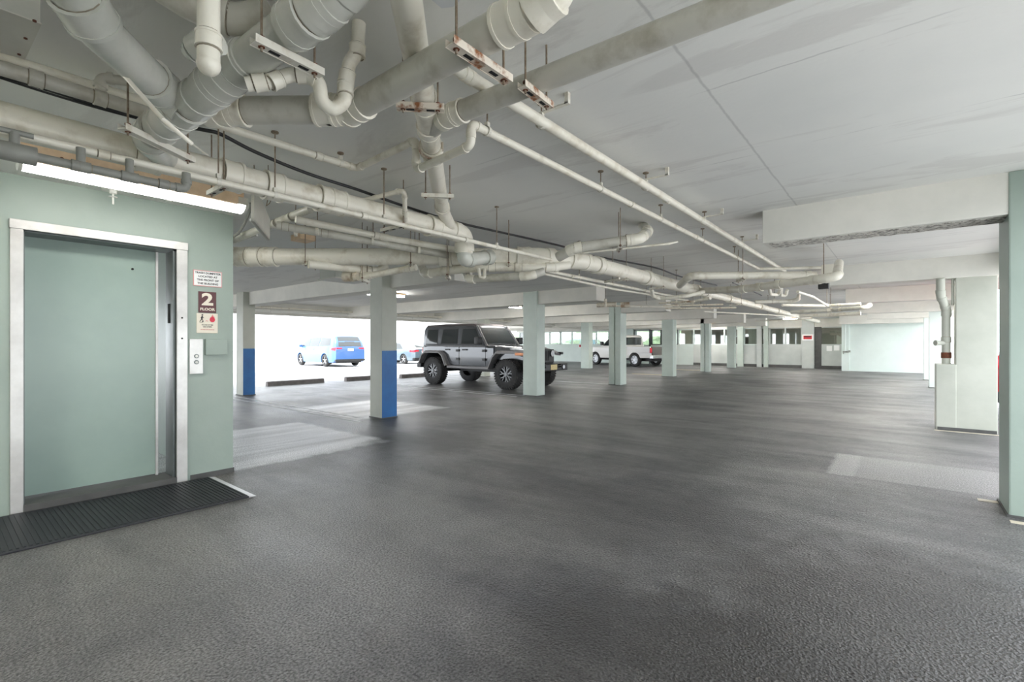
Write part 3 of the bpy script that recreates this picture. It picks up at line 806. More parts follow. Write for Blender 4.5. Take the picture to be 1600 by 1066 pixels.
def trapeze(x, y, z, along, r, label, mat='strut', half=None, rods=(1, 1), slots=True):
    """strut channel slung below a pipe on two threaded rods. (x, y) sight line of the pipe axis at height z"""
    p = at(x, y, z) if not isinstance(x, Vector) else x
    d = Vector(along); d.z = 0; d.normalize(); s = Vector((-d.y, d.x, 0))
    half = half or r + .085
    c = p - UP * (r + .016)
    root = empty('pipe_hanger', c); tag(root, label, 'pipe hanger')
    bm = B(); t = .0025
    obox(bm, c - UP * .012, s, d, UP, half, .0205, t); obox(bm, c + d * .0195 - UP * .002, s, d, UP, half, t / 2, .014); obox(bm, c - d * .0195 - UP * .002, s, d, UP, half, t / 2, .014)
    finish('channel', bm, M[mat], root)
    if slots:
        bm = B(); n = max(2, int(half / .05))
        for i in range(n):
            f = (i + .5) / n * 2 - 1
            obox(bm, c + s * (half * f * .85) - UP * .0150, s, d, UP, .019, .0075, .001)
        finish('slot', bm, M['dark'], root)
    for sg, on in zip((-1, 1), rods):
        if not on: continue
        q = c + s * sg * (half - .03)
        bm = B(); cyl(bm, q - UP * .03, Vector((q.x, q.y, CEIL)), .0044, 8)
        rd = finish('threaded_rod', bm, M['rod'], root, smooth=True)
        bm = B(); cyl(bm, q - UP * .016, q - UP * .006, .012, 6); cyl(bm, q + UP * .014, q + UP * .022, .012, 6)
        finish('nut', bm, M['rust'], rd)
    return root


def ring(x, y, z, along, r, label, p=None):
    """clevis ring hung on one rod"""
    p = p or at(x, y, z); d = Vector(along).normalized(); s = d.cross(UP).normalized()
    root = empty('pipe_hanger', p); tag(root, label, 'pipe hanger')
    bm = B(); pts = [p + (s * math.sin(t) + UP * math.cos(t)) * (r + .003) for t in [2 * PI * i / 16 for i in range(17)]]
    for a, b in zip(pts[:-1], pts[1:]): obox(bm, (a + b) / 2, (b - a).normalized(), d, (b - a).normalized().cross(d), (b - a).length / 2 + .001, .011, .0015)
    obox(bm, p + UP * (r + .014), s, d, UP, .012, .011, .012)
    finish('ring', bm, M['strut'], root)
    if CEIL - p.z - r > .02:
        bm = B(); cyl(bm, p + UP * (r + .01), Vector((p.x, p.y, CEIL)), .0044, 8); rd = finish('threaded_rod', bm, M['rod'], root, smooth=True)
        bm = B(); cyl(bm, Vector((p.x, p.y, CEIL - .008)), Vector((p.x, p.y, CEIL)), .022, 12); finish('anchor_plate', bm, M['rod'], rd)
    return root


YD = Vector((0, 1, 0)); DG = (n1 - n0).normalized()
bdir = at(372, 106, 2.46) - at(480, 30, 2.46)
trapeze(452, 52, 2.48, bdir, .070, 'white slotted strut slung under the silver pipe at the top edge', half=.13)
trapeze(752, 62, 2.41, at(838, 12, 2.41) - at(548, 172, 2.41), .060, 'heavily rusted slotted strut under the big bent pale pipe', 'strut_rust', half=.15)
trapeze(838, 125, fz, at(700, 182, fz) - at(1190, 0, fz), .050, 'short rust tipped strut under the pipe crossing the bare ceiling', 'strut_rust', half=.115)
trapeze(657, 143, 2.53, dd, .056, 'rust streaked strut on the pale pipe above the clamp', 'strut_rust', half=.11)
trapeze(250, 196, 2.40, Vector((.7, .45, 0)), .075, 'long white strut across the lower bend of the silver pipe', half=.20, slots=False)
trapeze(684, 291, 2.53, dd, .056, 'plain strut on two short rods where the pale pipe nears the main', half=.12, slots=False)
trapeze(340, 271, MZ, YD, .084, 'strut with a single rod beside the elevator light', half=.13)
trapeze(615, 337, MZ, YD, .084, 'strut under the main drain below the thin square-turned pipe', half=.16)
trapeze(485, 401, NZ, DG, .085, 'strut under the slanting pipe near the grey duct box', half=.16)
trapeze(645, 401, NZ, DG, .085, 'strut under the slanting pipe above the blue column', half=.14)
trapeze(795, 401, NZ, DG, .085, 'strut under the slanting pipe close to its junction with the aisle main', half=.12)
trapeze(968, 426, NZ, YD, .085, 'strut under the aisle main above the second far beam end', half=.13)
trapeze(1027, 440, NZ, YD, .085, 'strut under the aisle main where the cream pipe branches off', half=.13)
trapeze(1150, 470, NZ, YD, .075, 'distant strut under the far stretch of the aisle main', half=.14)
trapeze(968, 378, 2.37, at(1000, 373, 2.40) - at(897, 388, 2.32), .052, 'strut under the grey branch pipe rising to the ceiling', half=.11)
trapeze(1157, 431, 2.31, Vector((1, .8, 0)), .05, 'strut on the upper of the two aisle crossing pipes', half=.1, slots=False)
trapeze(700, 423, 2.10, DG, .05, 'strut under the cream pipe with the round elbow', half=.09, slots=False)
trapeze(570, 430, 2.12, DG, .045, 'strut under the drain with the rusty coupling', half=.12, slots=False)
g3d = Vector((.05, 1, 0))
gg = lambda y_: Vector((g3.x - .08 + .08 * (y_ + 2.2) / (g3.y + 2.2), y_, q2.z))
ring(0, 0, 0, g3d, .0235, 'rod and ring on the thin sprinkler line before its stepped offset', p=gg(at(532, 255, q2.z).y))
ring(0, 0, 0, YD, .0235, 'first ring hanger on the thin sprinkler line after its offset', p=Vector((p0.x + .003, at(757, 207, 2.55).y, 2.55)))
for n_, (x, y, lb) in enumerate(((936, 296, 'second'), (1031, 343, 'third'), (1097, 376, 'fourth'), (1147, 401, 'fifth'))):
    yy = at(x, y, 2.55).y
    ring(0, 0, 0, YD, .0235, lb + ' ring hanger on the thin sprinkler line after its offset', p=Vector((p0.x + .03 * (yy - p0.y) / (g1[1].y - p0.y), yy, 2.55)))
for n_, (x, y, lb) in enumerate(((846, 192, 'first'), (1008, 292, 'second'), (1098, 348, 'third'), (1155, 384, 'fourth'))):
    pp = Vector((x2, at(x, y, 2.58).y, 2.58))
    r_ = ring(0, 0, 0, YD, .030, lb + ' side bracket on the white sprinkler line on the bare side', p=pp)
    bm = B(); obox(bm, pp + Vector((.09, 0, .055)), Vector((1, 0, 0)), YD, UP, .09, .012, .004); obox(bm, pp + Vector((.17, 0, .08)), Vector((1, 0, 0)), YD, UP, .012, .012, .03)
    finish('bracket_arm', bm, M['strut'], r_)
for n_, (x, y, lb) in enumerate(((343, 283, 'first'), (434, 303, 'second'), (604, 344, 'third'), (793, 384, 'fourth'))):
    ring(0, 0, 0, YD, .019, lb + ' long rod holding the slim white water line', p=Vector((hx + .01, at(x, y, 2.29).y, 2.29)))
for n_, (x, y, z, lb) in enumerate(((462, 363, 2.39, 'near the panel'), (496, 361, 2.36, 'under the wood block'), (583, 376, 2.33, 'above the blue column'), (655, 390, 2.3, 'before the silver elbow'))):
    ring(x, y, z, Vector((.6, .8, 0)), .036, 'rod and ring on the grey pipe above the slanting pipe, ' + lb)
for (x, y, z, r_, lb) in ((1200, 492, 2.15, .016, 'rod on the white line low under the far end of the main'), (1292, 478, 2.16, .03, 'rod on the upper distant crossing pipe'),
                          (1210, 471.5, 2.15, .035, 'rod on the cream pipe with the upturned elbow'), (946, 476, 2.18, .05, 'rod over the stained valve cluster'), (1010, 479.2, 2.18, .022, 'rod on the long cream line at the third far beam'),
                          (1298, 485, 2.14, .045, 'rod on the distant grey crossing pipe'), (1057, 472.5, 2.1, .018, 'rod on the first stacked rusty line'), (1083, 477, 2.1, .018, 'rod on the second stacked rusty line'),
                          (1095, 481.5, 2.1, .018, 'rod on the third stacked rusty line'), (1297, 492, 2.13, .05, 'rod on the lowest distant white pipe'), (905, 434.3, 2.21, .022, 'rod on the tan pipe behind the aisle main')):
    ring(x, y, z, Vector((1, .7, 0)), r_, lb)
# dropped rods of the slanting pipe cluster and the diagonal brace
bm = B(); sweep(bm, [atd(165, 85, 1.82), atd(255, 187, 1.75), atd(300, 225, 1.85)], .0085, 8)
bm2 = B(); sweep(bm2, [atd(300, 225, 1.85), atd(325, 243, 2.3)], .004, 6)
br_ = tag(finish('brace_rod', bm, M['pipe'], smooth=True), 'thin white rod slanting in front of the silver wye', 'rod')
finish('tie_wire', bm2, M['pipe'], br_, smooth=True)

# ------------------------------------------------------------------ things on the ceiling by the elevator
fy0, fy1, fx = .40, 1.84, -4.66
fx_ = empty('fluorescent_light', (fx, (fy0 + fy1) / 2, 2.55)); tag(fx_, 'long glowing fluorescent light over the elevator door', 'ceiling light')
bm = B(); box(bm, fx - .10, fx + .10, fy0, fy1, 2.585, 2.655, .006); finish('housing', bm, M['offwhite'], fx_)
bm = B()
n = 12; pr = [(-.10 + .2 * i / n, -.055 * math.sin(PI * i / n) ** .6) for i in range(n + 1)]
poly_prism(bm, [Vector((fx + a, fy0 + .02, 2.587 + b)) for a, b in pr], Vector((0, fy1 - fy0 - .04, 0)))
finish('diffuser', bm, M['lamp'], fx_)
for yy in (fy0, fy1 - .02):
    bm = B(); poly_prism(bm, [Vector((fx + a * 1.04, yy, 2.59 + b * 1.12)) for a, b in pr], Vector((0, .02, 0))); finish('end_cap', bm, M['white'], fx_)
wp = empty('timber_plank', (fx + .15, 1.1, 2.6)); tag(wp, 'raw wooden plank fixed beside the elevator light', 'plank')
finish('board', box(B(), fx + .11, fx + .15, .40, 1.74, 2.575, CEIL, .003), M['wood'], wp)
finish('board', box(B(), fx - .10, fx + .11, .38, 1.80, 2.656, CEIL), M['wood'], wp)
for i, yy in enumerate((.60, 1.22)):
    bm = B(); cyl(bm, (fx + .15, yy, 2.625), (fx + .165, yy, 2.625), .012, 10); finish('bolt_head', bm, M['rust'], wp)
sp = atx(181, 297, WX); sp.x = WX + .16; sp = Vector((WX + .22, 1.02, CEIL))
s_ = empty('fire_sprinkler', sp); tag(s_, 'white pendent sprinkler head beside the light above the elevator door', 'sprinkler')
finish('cover_plate', box(B(), sp.x - .05, sp.x + .05, sp.y - .07, sp.y + .07, CEIL - .03, CEIL, .004), M['white'], s_)
bm = B(); cyl(bm, sp - UP * .03, sp - UP * .06, .026, 14); cyl(bm, sp - UP * .06, sp - UP * .15, .007, 8); cyl(bm, sp - UP * .085, sp - UP * .09, .03, 14)
finish('nozzle', bm, M['white'], s_, smooth=True)
bm = B(); q = Vector((WX + .22, 1.42, CEIL)); cyl(bm, q, q - UP * .035, .025, 12)
tag(finish('ceiling_button', bm, M['white'], smooth=True), 'tiny round white cap on the ceiling by the elevator light', 'fitting')
# hanging panel at wall corner
pz = at(408, 340, 2.28)
hp = empty('hanging_panel', pz); tag(hp, 'square white panel hanging edge-on past the elevator corner', 'panel')
tl, tr_, brr, bl = [atd(x, y, d_) for x, y, d_ in ((397, 305, 3.62), (406, 305, 3.9), (421, 374, 3.92), (397, 345, 3.55))]
tl = atd(397, 303, 3.60); tr_ = atd(412, 318, 4.05); brr = atd(421, 375, 4.05); bl = atd(397, 346, 3.60)
nn = (brr - tl).cross(bl - tl).normalized()


def onplane(x, y):
    d = ray(x, y); o = Vector((0, 0, EYE)); return o + d * ((tl - o).dot(nn) / d.dot(nn))


tr_ = onplane(407, 306); rm = onplane(422, 343); brr = onplane(421.5, 376)
bm = B()
poly_prism(bm, [tl, tr_, rm, brr, bl], nn * .022); finish('board', bm, M['offwhite'], hp)
bm = B(); e1 = brr - bl
poly_prism(bm, [bl, brr, brr + UP * .02 + nn * .0, bl + UP * .02], nn * .03); finish('bottom_trim', bm, M['white'], hp)
bm = B(); sweep(bm, [tl, Vector((tl.x, tl.y, CEIL))], .004, 6); sweep(bm, [tr_, Vector((tr_.x, tr_.y, CEIL))], .004, 6); finish('hanger_wire', bm, M['rod'], hp)
bm = B()
cp = [Vector((WX + .01, 2.02, 2.36)), Vector((WX + .18, 2.02, 2.40)), Vector((WX + .55, 1.98, 2.52)), Vector((WX + .80, 1.92, CEIL))]
cp = [atd(366, 369, 4.9), atd(373, 364, 4.85), atd(383, 348, 4.75), atd(392, 325, 4.6), atd(392, 318, 4.55)]
sweep(bm, cp, .014, 10)
tag(finish('flexible_conduit', bm, M['conduit'], smooth=True), 'dark flexible conduit looping from the elevator corner to the light', 'conduit')
bm = B(); sweep(bm, [atd(419, 309, 3.6), atd(416, 322, 3.6), atd(421, 318, 3.6), atd(423, 314, 3.6), atd(419, 311, 3.6)], .004, 6); sweep(bm, [atd(419, 309, 3.6), Vector((atd(419, 309, 3.6).x, atd(419, 309, 3.6).y, CEIL))], .003, 6)
tag(finish('wire_hook', bm, M['rod']), 'small wire hook hanging next to the white panel', 'hook')
# corner boxes top left
q = at(20, 52, 2.58)
eb = empty('junction_box', q); tag(eb, 'big grey junction box with screws in the top corner', 'box')
cv = [at(-60, -10, 2.58), at(63, 36, 2.58), at(38, 90, 2.58), at(-60, 62, 2.58)]
bm = B(); poly_prism(bm, cv, UP * (CEIL - 2.58)); finish('body', bm, M['pipe_silver'], eb)
cc = sum(cv, Vector()) / 4
bm = B(); poly_prism(bm, [cc + (p - cc) * 1.03 - UP * .006 for p in cv], UP * .005); finish('cover', bm, M['offwhite'], eb)
for x, y in ((54, 34), (40, 61), (30, 86)):
    bm = B(); q = at(x, y, 2.57); cyl(bm, q, q + UP * .006, .006, 8); finish('screw', bm, M['rust'], eb)
q = at(697, 3, 2.62)
cl = empty('ceiling_lamp', q); tag(cl, 'clear glass lamp cover peeking in at the top edge', 'ceiling light')
cv = [at(660, -12, 2.6), at(690, 13, 2.6), at(708, 11, 2.6), at(728, -8, 2.6), at(700, -40, 2.6)]
bm = B(); poly_prism(bm, cv, UP * (CEIL - 2.6)); finish('cover', bm, M['clear'], cl)
q = at(525, 434, 2.5)
gd = empty('duct_box', Vector((q.x, q.y, 2.4))); tag(gd, 'grey box hung at the first far beam behind the rusty coupling', 'box')
c0 = at(512, 436, 2.36)
finish('body', box(B(), c0.x - .15, c0.x + .30, c0.y - .05, c0.y + .55, 2.36, CEIL, .006), M['mint_grey'], gd)
finish('lid', box(B(), c0.x - .17, c0.x + .32, c0.y - .07, c0.y + .57, 2.345, 2.36), M['offwhite'], gd)
q = at(474, 368, CEIL)
tag(finish('wood_block', box(B(), q.x - .12, q.x + .12, q.y - .1, q.y + .1, CEIL - .07, CEIL, .004), M['wood']), 'small wood block on the ceiling above the slanting pipe', 'block')

# ------------------------------------------------------------------ signs and controls on the elevator wall
RW = (PI / 2, 0, PI / 2)


def wallsign(name, y0, y1, z0, z1, mat, label, cat='sign', t=.006):
    o = empty(name, (WX, (y0 + y1) / 2, z0)); tag(o, label, cat)
    b = finish('plate', box(B(), WX, WX + t, y0, y1, z0, z1, .002), M[mat], o)
    return o


s1 = wallsign('trash_sign', 1.682, 1.943, 1.925, 2.085, 'sign_pink', 'white sign about the trash dumpster, with a thin red border')
finish('face', box(B(), WX + .006, WX + .0072, 1.690, 1.935, 1.933, 2.077), M['sign_white'], s1)
for i, tx in enumerate(('TRASH DUMPSTER', 'LOCATED AT', 'THE FRONT OF', 'THE BUILDING')):
    text('lettering', tx, .026, M['ink'], s1, (WX + .0078, 1.8125, 2.058 - i * .035), RW, .0007, sx=1.08)
s2 = wallsign('floor_sign', 1.728, 1.888, 1.66, 1.873, 'sign_maroon', 'maroon plate with a large cream number and the word floor')
text('numeral', '2', .165, M['sign_cream'], s2, (WX + .007, 1.808, 1.79), RW, .006, sx=1.25)
text('lettering', 'FLOOR', .036, M['sign_cream'], s2, (WX + .007, 1.808, 1.695), RW, .0012, sx=1.15)
s3 = wallsign('fire_notice', 1.712, 1.903, 1.455, 1.655, 'sign_cream', 'cream fire notice with a walking figure and red flames')
bm = B()


def disc(bm, y, z, r, n=12, x=WX + .0075):
    v = [bm.verts.new((x, y + r * math.cos(2 * PI * i / n), z + r * math.sin(2 * PI * i / n))) for i in range(n)]; bm.faces.new(v)


def quadbar(bm, y0, z0, y1, z1, wd, x=WX + .0075):
    d = Vector((0, y1 - y0, z1 - z0)).normalized(); s = Vector((0, -d.z, d.y)) * wd / 2
    p, q = Vector((x, y0, z0)), Vector((x, y1, z1))
    bm.faces.new([bm.verts.new(v) for v in (p - s, q - s, q + s, p + s)])


disc(bm, 1.762, 1.637, .008); quadbar(bm, 1.761, 1.627, 1.757, 1.598, .013); quadbar(bm, 1.757, 1.60, 1.768, 1.582, .007); quadbar(bm, 1.768, 1.582, 1.762, 1.566, .006)
quadbar(bm, 1.757, 1.60, 1.748, 1.582, .007); quadbar(bm, 1.748, 1.582, 1.738, 1.57, .006); quadbar(bm, 1.760, 1.622, 1.774, 1.606, .005); quadbar(bm, 1.760, 1.62, 1.748, 1.606, .005)
quadbar(bm, 1.735, 1.564, 1.765, 1.564, .004); quadbar(bm, 1.765, 1.564, 1.772, 1.574, .004)
finish('walking_figure', bm, M['ink'], s3)
bm = B(); disc(bm, 1.852, 1.592, .025, 16)
for dy, h in ((-.016, .022), (-.006, .038), (.004, .05), (.014, .03)):
    bm.faces.new([bm.verts.new((WX + .0077, 1.852 + dy - .008, 1.60)), bm.verts.new((WX + .0077, 1.852 + dy + .008, 1.60)), bm.verts.new((WX + .0077, 1.852 + dy, 1.60 + h))])
quadbar(bm, 1.79, 1.574, 1.80, 1.58, .004); quadbar(bm, 1.80, 1.58, 1.812, 1.575, .004)
finish('flames', bm, M['flame'], s3)
text('lettering', 'IN CASE OF FIRE', .014, M['ink'], s3, (WX + .0075, 1.8075, 1.538), RW)
text('lettering', 'USE STAIRS', .016, M['ink'], s3, (WX + .0075, 1.8075, 1.518), RW)
text('lettering', 'DO NOT USE ELEVATOR', .011, M['flame'], s3, (WX + .0075, 1.8075, 1.49), RW)
cp_ = wallsign('call_panel', 1.648, 1.765, 1.05, 1.395, 'steel', 'steel elevator call panel with two round buttons', 'panel', .018)
finish('backing', box(B(), WX - .001, WX + .004, 1.632, 1.782, 1.04, 1.40), M['mint_wall'], cp_)
for z in (1.225, 1.165):
    bm = B(); cyl(bm, (WX + .017, 1.707, z), (WX + .023, 1.707, z), .021, 18); b_ = finish('call_button', bm, M['steel_dark'], cp_, smooth=True)
    bm = B(); cyl(bm, (WX + .023, 1.707, z), (WX + .025, 1.707, z), .013, 16); finish('button_face', bm, M['white'], b_)
tag(finish('cover_box', box(B(), WX, WX + .035, 1.785, 1.985, 1.235, 1.395, .004), M['mint_wall']), 'mint painted cover box beside the call panel', 'box')

# mat
y0, y1, xa, xb = -.9, 1.80, WX + .05, -4.44
mt = empty('rubber_mat', ((xa + xb) / 2, .5, 0)); tag(mt, 'black ribbed rubber mat lying before the elevator', 'mat')
finish('sheet', box(B(), xa, xb, y0, y1, 0, .012, .003), M['mat'], mt)
bm = B()
for i in range(86):
    yy = y0 + .03 + i * .0312
    box(bm, xa + .03, xb - .03, yy, yy + .014, .011, .017)
o_ = finish('ribs', bm, M['mat'], mt); o_['kind'] = 'stuff'
bm = B(); poly_prism(bm, [Vector((xa, y1, 0)), Vector((xa, y1 + .06, 0)), Vector((xa, y1, .012))], Vector((xb - xa, 0, 0))); finish('edge_strip', bm, M['ramp'], mt)['label'] = 'pale worn edge strip'

# ------------------------------------------------------------------ far wall signs, outside things


def farsign(x, z, w_, h_, y, label):
    o = empty('warning_sign', (x, y, z)); tag(o, label, 'sign')
    finish('border', box(B(), x - w_ / 2, x + w_ / 2, y - .02, y, z, z + h_, .004), M['sign_white'], o)
    finish('face', box(B(), x - w_ * .38, x + w_ * .38, y - .024, y - .02, z + h_ * .2, z + h_ * .8), M['red'], o)
    finish('text_band', box(B(), x - w_ * .3, x + w_ * .3, y - .026, y - .024, z + h_ * .55, z + h_ * .72), M['ink'], o)


farsign(-4.02, 1.52, .52, .33, LY - .14, 'red and white sign on the lobby pilaster beside the blank wall')
farsign(-18.35, 1.03, .4, .3, LY, 'small red sign on the low wall beside the distant mint column')
for x, z, lb in ((-3.05, .95, 'first white paper notice on the lobby wall under the window'), (-2.72, .98, 'second white paper notice, nearer the mint corner')):
    o = empty('notice', (x, LY, z)); tag(o, lb, 'notice'); finish('sheet', box(B(), x - .12, x + .12, LY - .008, LY, z, z + .28), M['sign_white'], o)
bm = B(); sweep(bm, [(-2.02 - .18, RY - .15, 2.36), (-2.2, RY - .15, .98)], .025, 10)
hp_ = tag(finish('standpipe', bm, M['mint_pale'], smooth=True), 'thin mint standpipe with a hose tap at the wall corner', 'pipe')
bm = B(); sweep(bm, [(-2.3, RY - .17, .95), (-2.1, RY - .17, .95)], .035, 10); sweep(bm, [(-2.26, RY - .17, .95), (-2.26, RY - .24, .85)], .022, 8); sweep(bm, [(-2.02, RY - .17, .92), (-2.02, RY - .17, 1.02)], .04, 10)
finish('tap', bm, M['conduit'], hp_)


def hedge(x0, x1, y, h, label, n):
    bm = B()
    for i in range(n):
        x = x0 + (x1 - x0) * (i + .5) / n
        r = h * (.35 + .25 * random.random())
        m = Matrix.Translation((x, y + random.uniform(-.6, .6), h * (.45 + .25 * random.random()))) @ Matrix.Diagonal((1.4, 1, 1, 1))
        r_ = bmesh.ops.create_icosphere(bm, subdivisions=3, radius=r, matrix=m)
        for v in r_['verts']: v.co += Vector((random.uniform(-1, 1), random.uniform(-1, 1), random.uniform(-1, 1))) * .09 * r
    o = finish('hedge', bm, M['hedge']); tag(o, label, 'hedge')


hedge(-38, -27, 46, 2.3, 'clipped hedge seen through the far windows behind the off-roader', 9)
hedge(-26, -17, 48, 2.8, 'loose hedge seen through the windows left of the pickup', 8)
bm = B()
for (cx, cy, cz, r) in ((-30.0, 52, 3.4, 1.1), (-29.6, 52.3, 4.1, .8), (-30.3, 51.8, 2.8, .9)):
    r_ = bmesh.ops.create_icosphere(bm, subdivisions=3, radius=r, matrix=Matrix.Translation((cx, cy, cz)))
    for v in r_['verts']: v.co += Vector((random.uniform(-1, 1), random.uniform(-1, 1), random.uniform(-1, 1))) * .1 * r
t_ = tag(finish('tree', bm, M['hedge']), 'round crowned tree standing outside the far windows', 'tree')
bm = B(); cyl(bm, (-30, 52, 0), (-30, 52, 2.6), .14, 8); finish('trunk', bm, M['rod'], t_)

# wheel stops
for (x, ya, yb, lb) in ((-15.6, 6.85, 8.75, 'low concrete wheel stop in the bay nearest the elevator corner'), (-15.5, 9.55, 11.3, 'low concrete wheel stop partly behind the blue column'), (-15.2, 11.75, 13.5, 'low concrete wheel stop behind the grey off-roader rear tyre')):
    bm = B(); poly_prism(bm, [Vector((x - .09, ya, 0)), Vector((x + .09, ya, 0)), Vector((x + .07, ya, .12)), Vector((x + .04, ya, .145)), Vector((x - .04, ya, .145)), Vector((x - .07, ya, .12))], Vector((0, yb - ya, 0)))
    tag(finish('wheel_stop', bm, M['stop']), lb, 'wheel stop')

# bay ceiling lights: the one by the blue column, others added as fill


def baylight(x, y, label, ln=1.2, ax='x'):
    o = empty('fluorescent_light', (x, y, 2.6)); tag(o, label, 'ceiling light')
    hx_, hy_ = (ln / 2, .09) if ax == 'x' else (.09, ln / 2)
    finish('housing', box(B(), x - hx_, x + hx_, y - hy_, y + hy_, 2.635, CEIL, .006), M['wood'], o)
    finish('diffuser', box(B(), x - hx_ + .02, x + hx_ - .02, y - hy_ + .01, y + hy_ - .01, 2.585, 2.635, .012), M['lamp_bay'], o)


q = at(600, 461, 2.61)
baylight(q.x, q.y, 'glowing strip light half hidden behind the blue column', 1.25, 'y')
baylight(-10.4, 12.6, 'added fill light in the bay over the far side of the off-roader', 1.25, 'y')
baylight(-10.4, 17.2, 'added fill light in the third bay beyond the off-roader', 1.25, 'y')
baylight(-10.4, 21.6, 'added fill light in the bay before the white pickup', 1.25, 'y')
baylight(-10.4, 26.2, 'added fill light in the last bay before the windows', 1.25, 'y')
baylight(-.3, 12.0, 'added fill light in the near side bay behind the stepped pier', 1.25, 'y')
baylight(-.3, 16.6, 'added fill light in the second near side bay', 1.25, 'y')
baylight(-.3, 21.2, 'added fill light in the third near side bay', 1.25, 'y')
baylight(-.3, 25.8, 'added fill light in front of the blank mint end wall', 1.25, 'y')
baylight(-3.9, -1.6, 'added fill light behind the viewer nearest the elevator', 1.25, 'y')
baylight(-.6, -4.6, 'added fill light behind the viewer by the back wall', 1.25, 'y')
baylight(-4.2, 28.2, 'added fill light at the lobby wall before the blank mint wall', 1.25, 'x')
baylight(-8.8, 29.2, 'added fill light at the lobby wall behind the end column', 1.25, 'x')
baylight(-3.6, -4.6, 'added fill light behind the viewer beside the elevator', 1.25, 'y')

# service pipes along the open edge
pipe([Vector((SX0 + .45, -3, 2.42)), Vector((SX0 + .45, 26, 2.42))], .055, 'white pipe running along the open edge of the deck', 'white', couplings=((0, .35), (0, .45), (0, .55), (0, .65)), seg=12)
pipe([Vector((SX0 + .75, -3, 2.50)), Vector((SX0 + .75, 22, 2.50))], .03, 'thinner pipe just inside the white edge pipe', 'pipe', couplings=((0, .4), (0, .5), (0, .6)), seg=10)

# ------------------------------------------------------------------ vehicles


def interp(pts, x):
    if x <= pts[0][0]: return pts[0][1]
    for (a, b), (c, d) in zip(pts[:-1], pts[1:]):
        if x <= c: return b + (d - b) * (x - a) / (c - a) if c > a else d
    return pts[-1][1]


class Shell:
    def __init__(s, ztop, zlow, plan, tumble, wheels=(), arch=.36, archz=.34):
        s.ztop_, s.zlow_, s.plan, s.tumble, s.wheels, s.arch, s.archz = ztop, zlow, plan, tumble, wheels, arch, archz

    def top(s, x): return interp(s.ztop_, x)

    def low(s, x):
        z = interp(s.zlow_, x)
        for wx in s.wheels:
            d = abs(x - wx)
            if d < s.arch: z = max(z, s.archz + math.sqrt(s.arch ** 2 - d * d))
        return z

    def hw(s, x, z): return interp(s.plan, x) * interp(s.tumble, z)

    def mesh(s, name, mat, parent, nx=60):
        x0, x1 = s.ztop_[0][0], s.ztop_[-1][0]
        xs = [x0 + (x1 - x0) * i / nx for i in range(nx + 1)] + [p[0] for p in s.ztop_]
        for wx in s.wheels: xs += [wx - s.arch + .001, wx + s.arch - .001, wx - s.arch - .004, wx + s.arch + .004]
        xs = sorted(set(round(x, 4) for x in xs if x0 <= x <= x1))
        bm = B(); rings = []
        for x in xs:
            zt, zl = s.top(x), s.low(x)
            zl = min(zl, zt - .02)
            hf = []
            for t in (0, .08, .3, .5, .65, .8, .92):
                z = zl + (zt - zl) * t; hf.append((s.hw(x, z), z))
            hf.append((s.hw(x, zt) * .955, zl + (zt - zl) * .985)); hf.append((s.hw(x, zt) * .80, zt + .0)); hf.append((s.hw(x, zt) * .4, zt + .012))
            ring = [bm.verts.new((x, y, z)) for y, z in hf] + [bm.verts.new((x, -y, z)) for y, z in reversed(hf)]
            rings.append(ring)
        n = len(rings[0])
        for a, b in zip(rings[:-1], rings[1:]):
            for j in range(n): bm.faces.new((a[j], a[(j + 1) % n], b[(j + 1) % n], b[j]))
        bm.faces.new(rings[0]); bm.faces.new(rings[-1])
        return finish(name, bm, mat, parent, smooth=True, local=True)

    def side(s, name, quad, side, mat, parent, off=.006, nx=6, nz=4, z_in=.02):
        """panel on a flank: quad = (x, z) corners rear-low, front-low, front-up, rear-up"""
        bm = B(); g = []
        for i in range(nx + 1):
            u = i / nx; col = []
            for j in range(nz + 1):
                v = j / nz
                lo = (quad[0][0] + (quad[1][0] - quad[0][0]) * u, quad[0][1] + (quad[1][1] - quad[0][1]) * u)
                hi = (quad[3][0] + (quad[2][0] - quad[3][0]) * u, quad[3][1] + (quad[2][1] - quad[3][1]) * u)
                x = lo[0] + (hi[0] - lo[0]) * v; z = lo[1] + (hi[1] - lo[1]) * v
                col.append(bm.verts.new((x, side * (s.hw(x, z) + off), z)))
            g.append(col)
        for i in range(nx):
            for j in range(nz): bm.faces.new((g[i][j], g[i + 1][j], g[i + 1][j + 1], g[i][j + 1]))
        r = bmesh.ops.extrude_face_region(bm, geom=bm.faces[:])
        bmesh.ops.translate(bm, verts=[e for e in r['geom'] if isinstance(e, bmesh.types.BMVert)], vec=(0, -side * z_in, 0))
        return finish(name, bm, mat, parent, smooth=True, local=True)

    def across(s, name, xa, xb, f, mat, parent, off=.008, n=5):
        """screen across the body following its top line from xa to xb"""
        bm = B(); rows = []
        for i in range(n + 1):
            x = xa + (xb - xa) * i / n; z = s.top(x); h = s.hw(x, z) * f
            rows.append([bm.verts.new((x, -h, z + off - .004)), bm.verts.new((x, -h * .4, z + off + .01)), bm.verts.new((x, h * .4, z + off + .01)), bm.verts.new((x, h, z + off - .004))])
        for a, b in zip(rows[:-1], rows[1:]):
            for j in range(3): bm.faces.new((a[j], a[j + 1], b[j + 1], b[j]))
        return finish(name, bm, mat, parent, smooth=True, local=True)


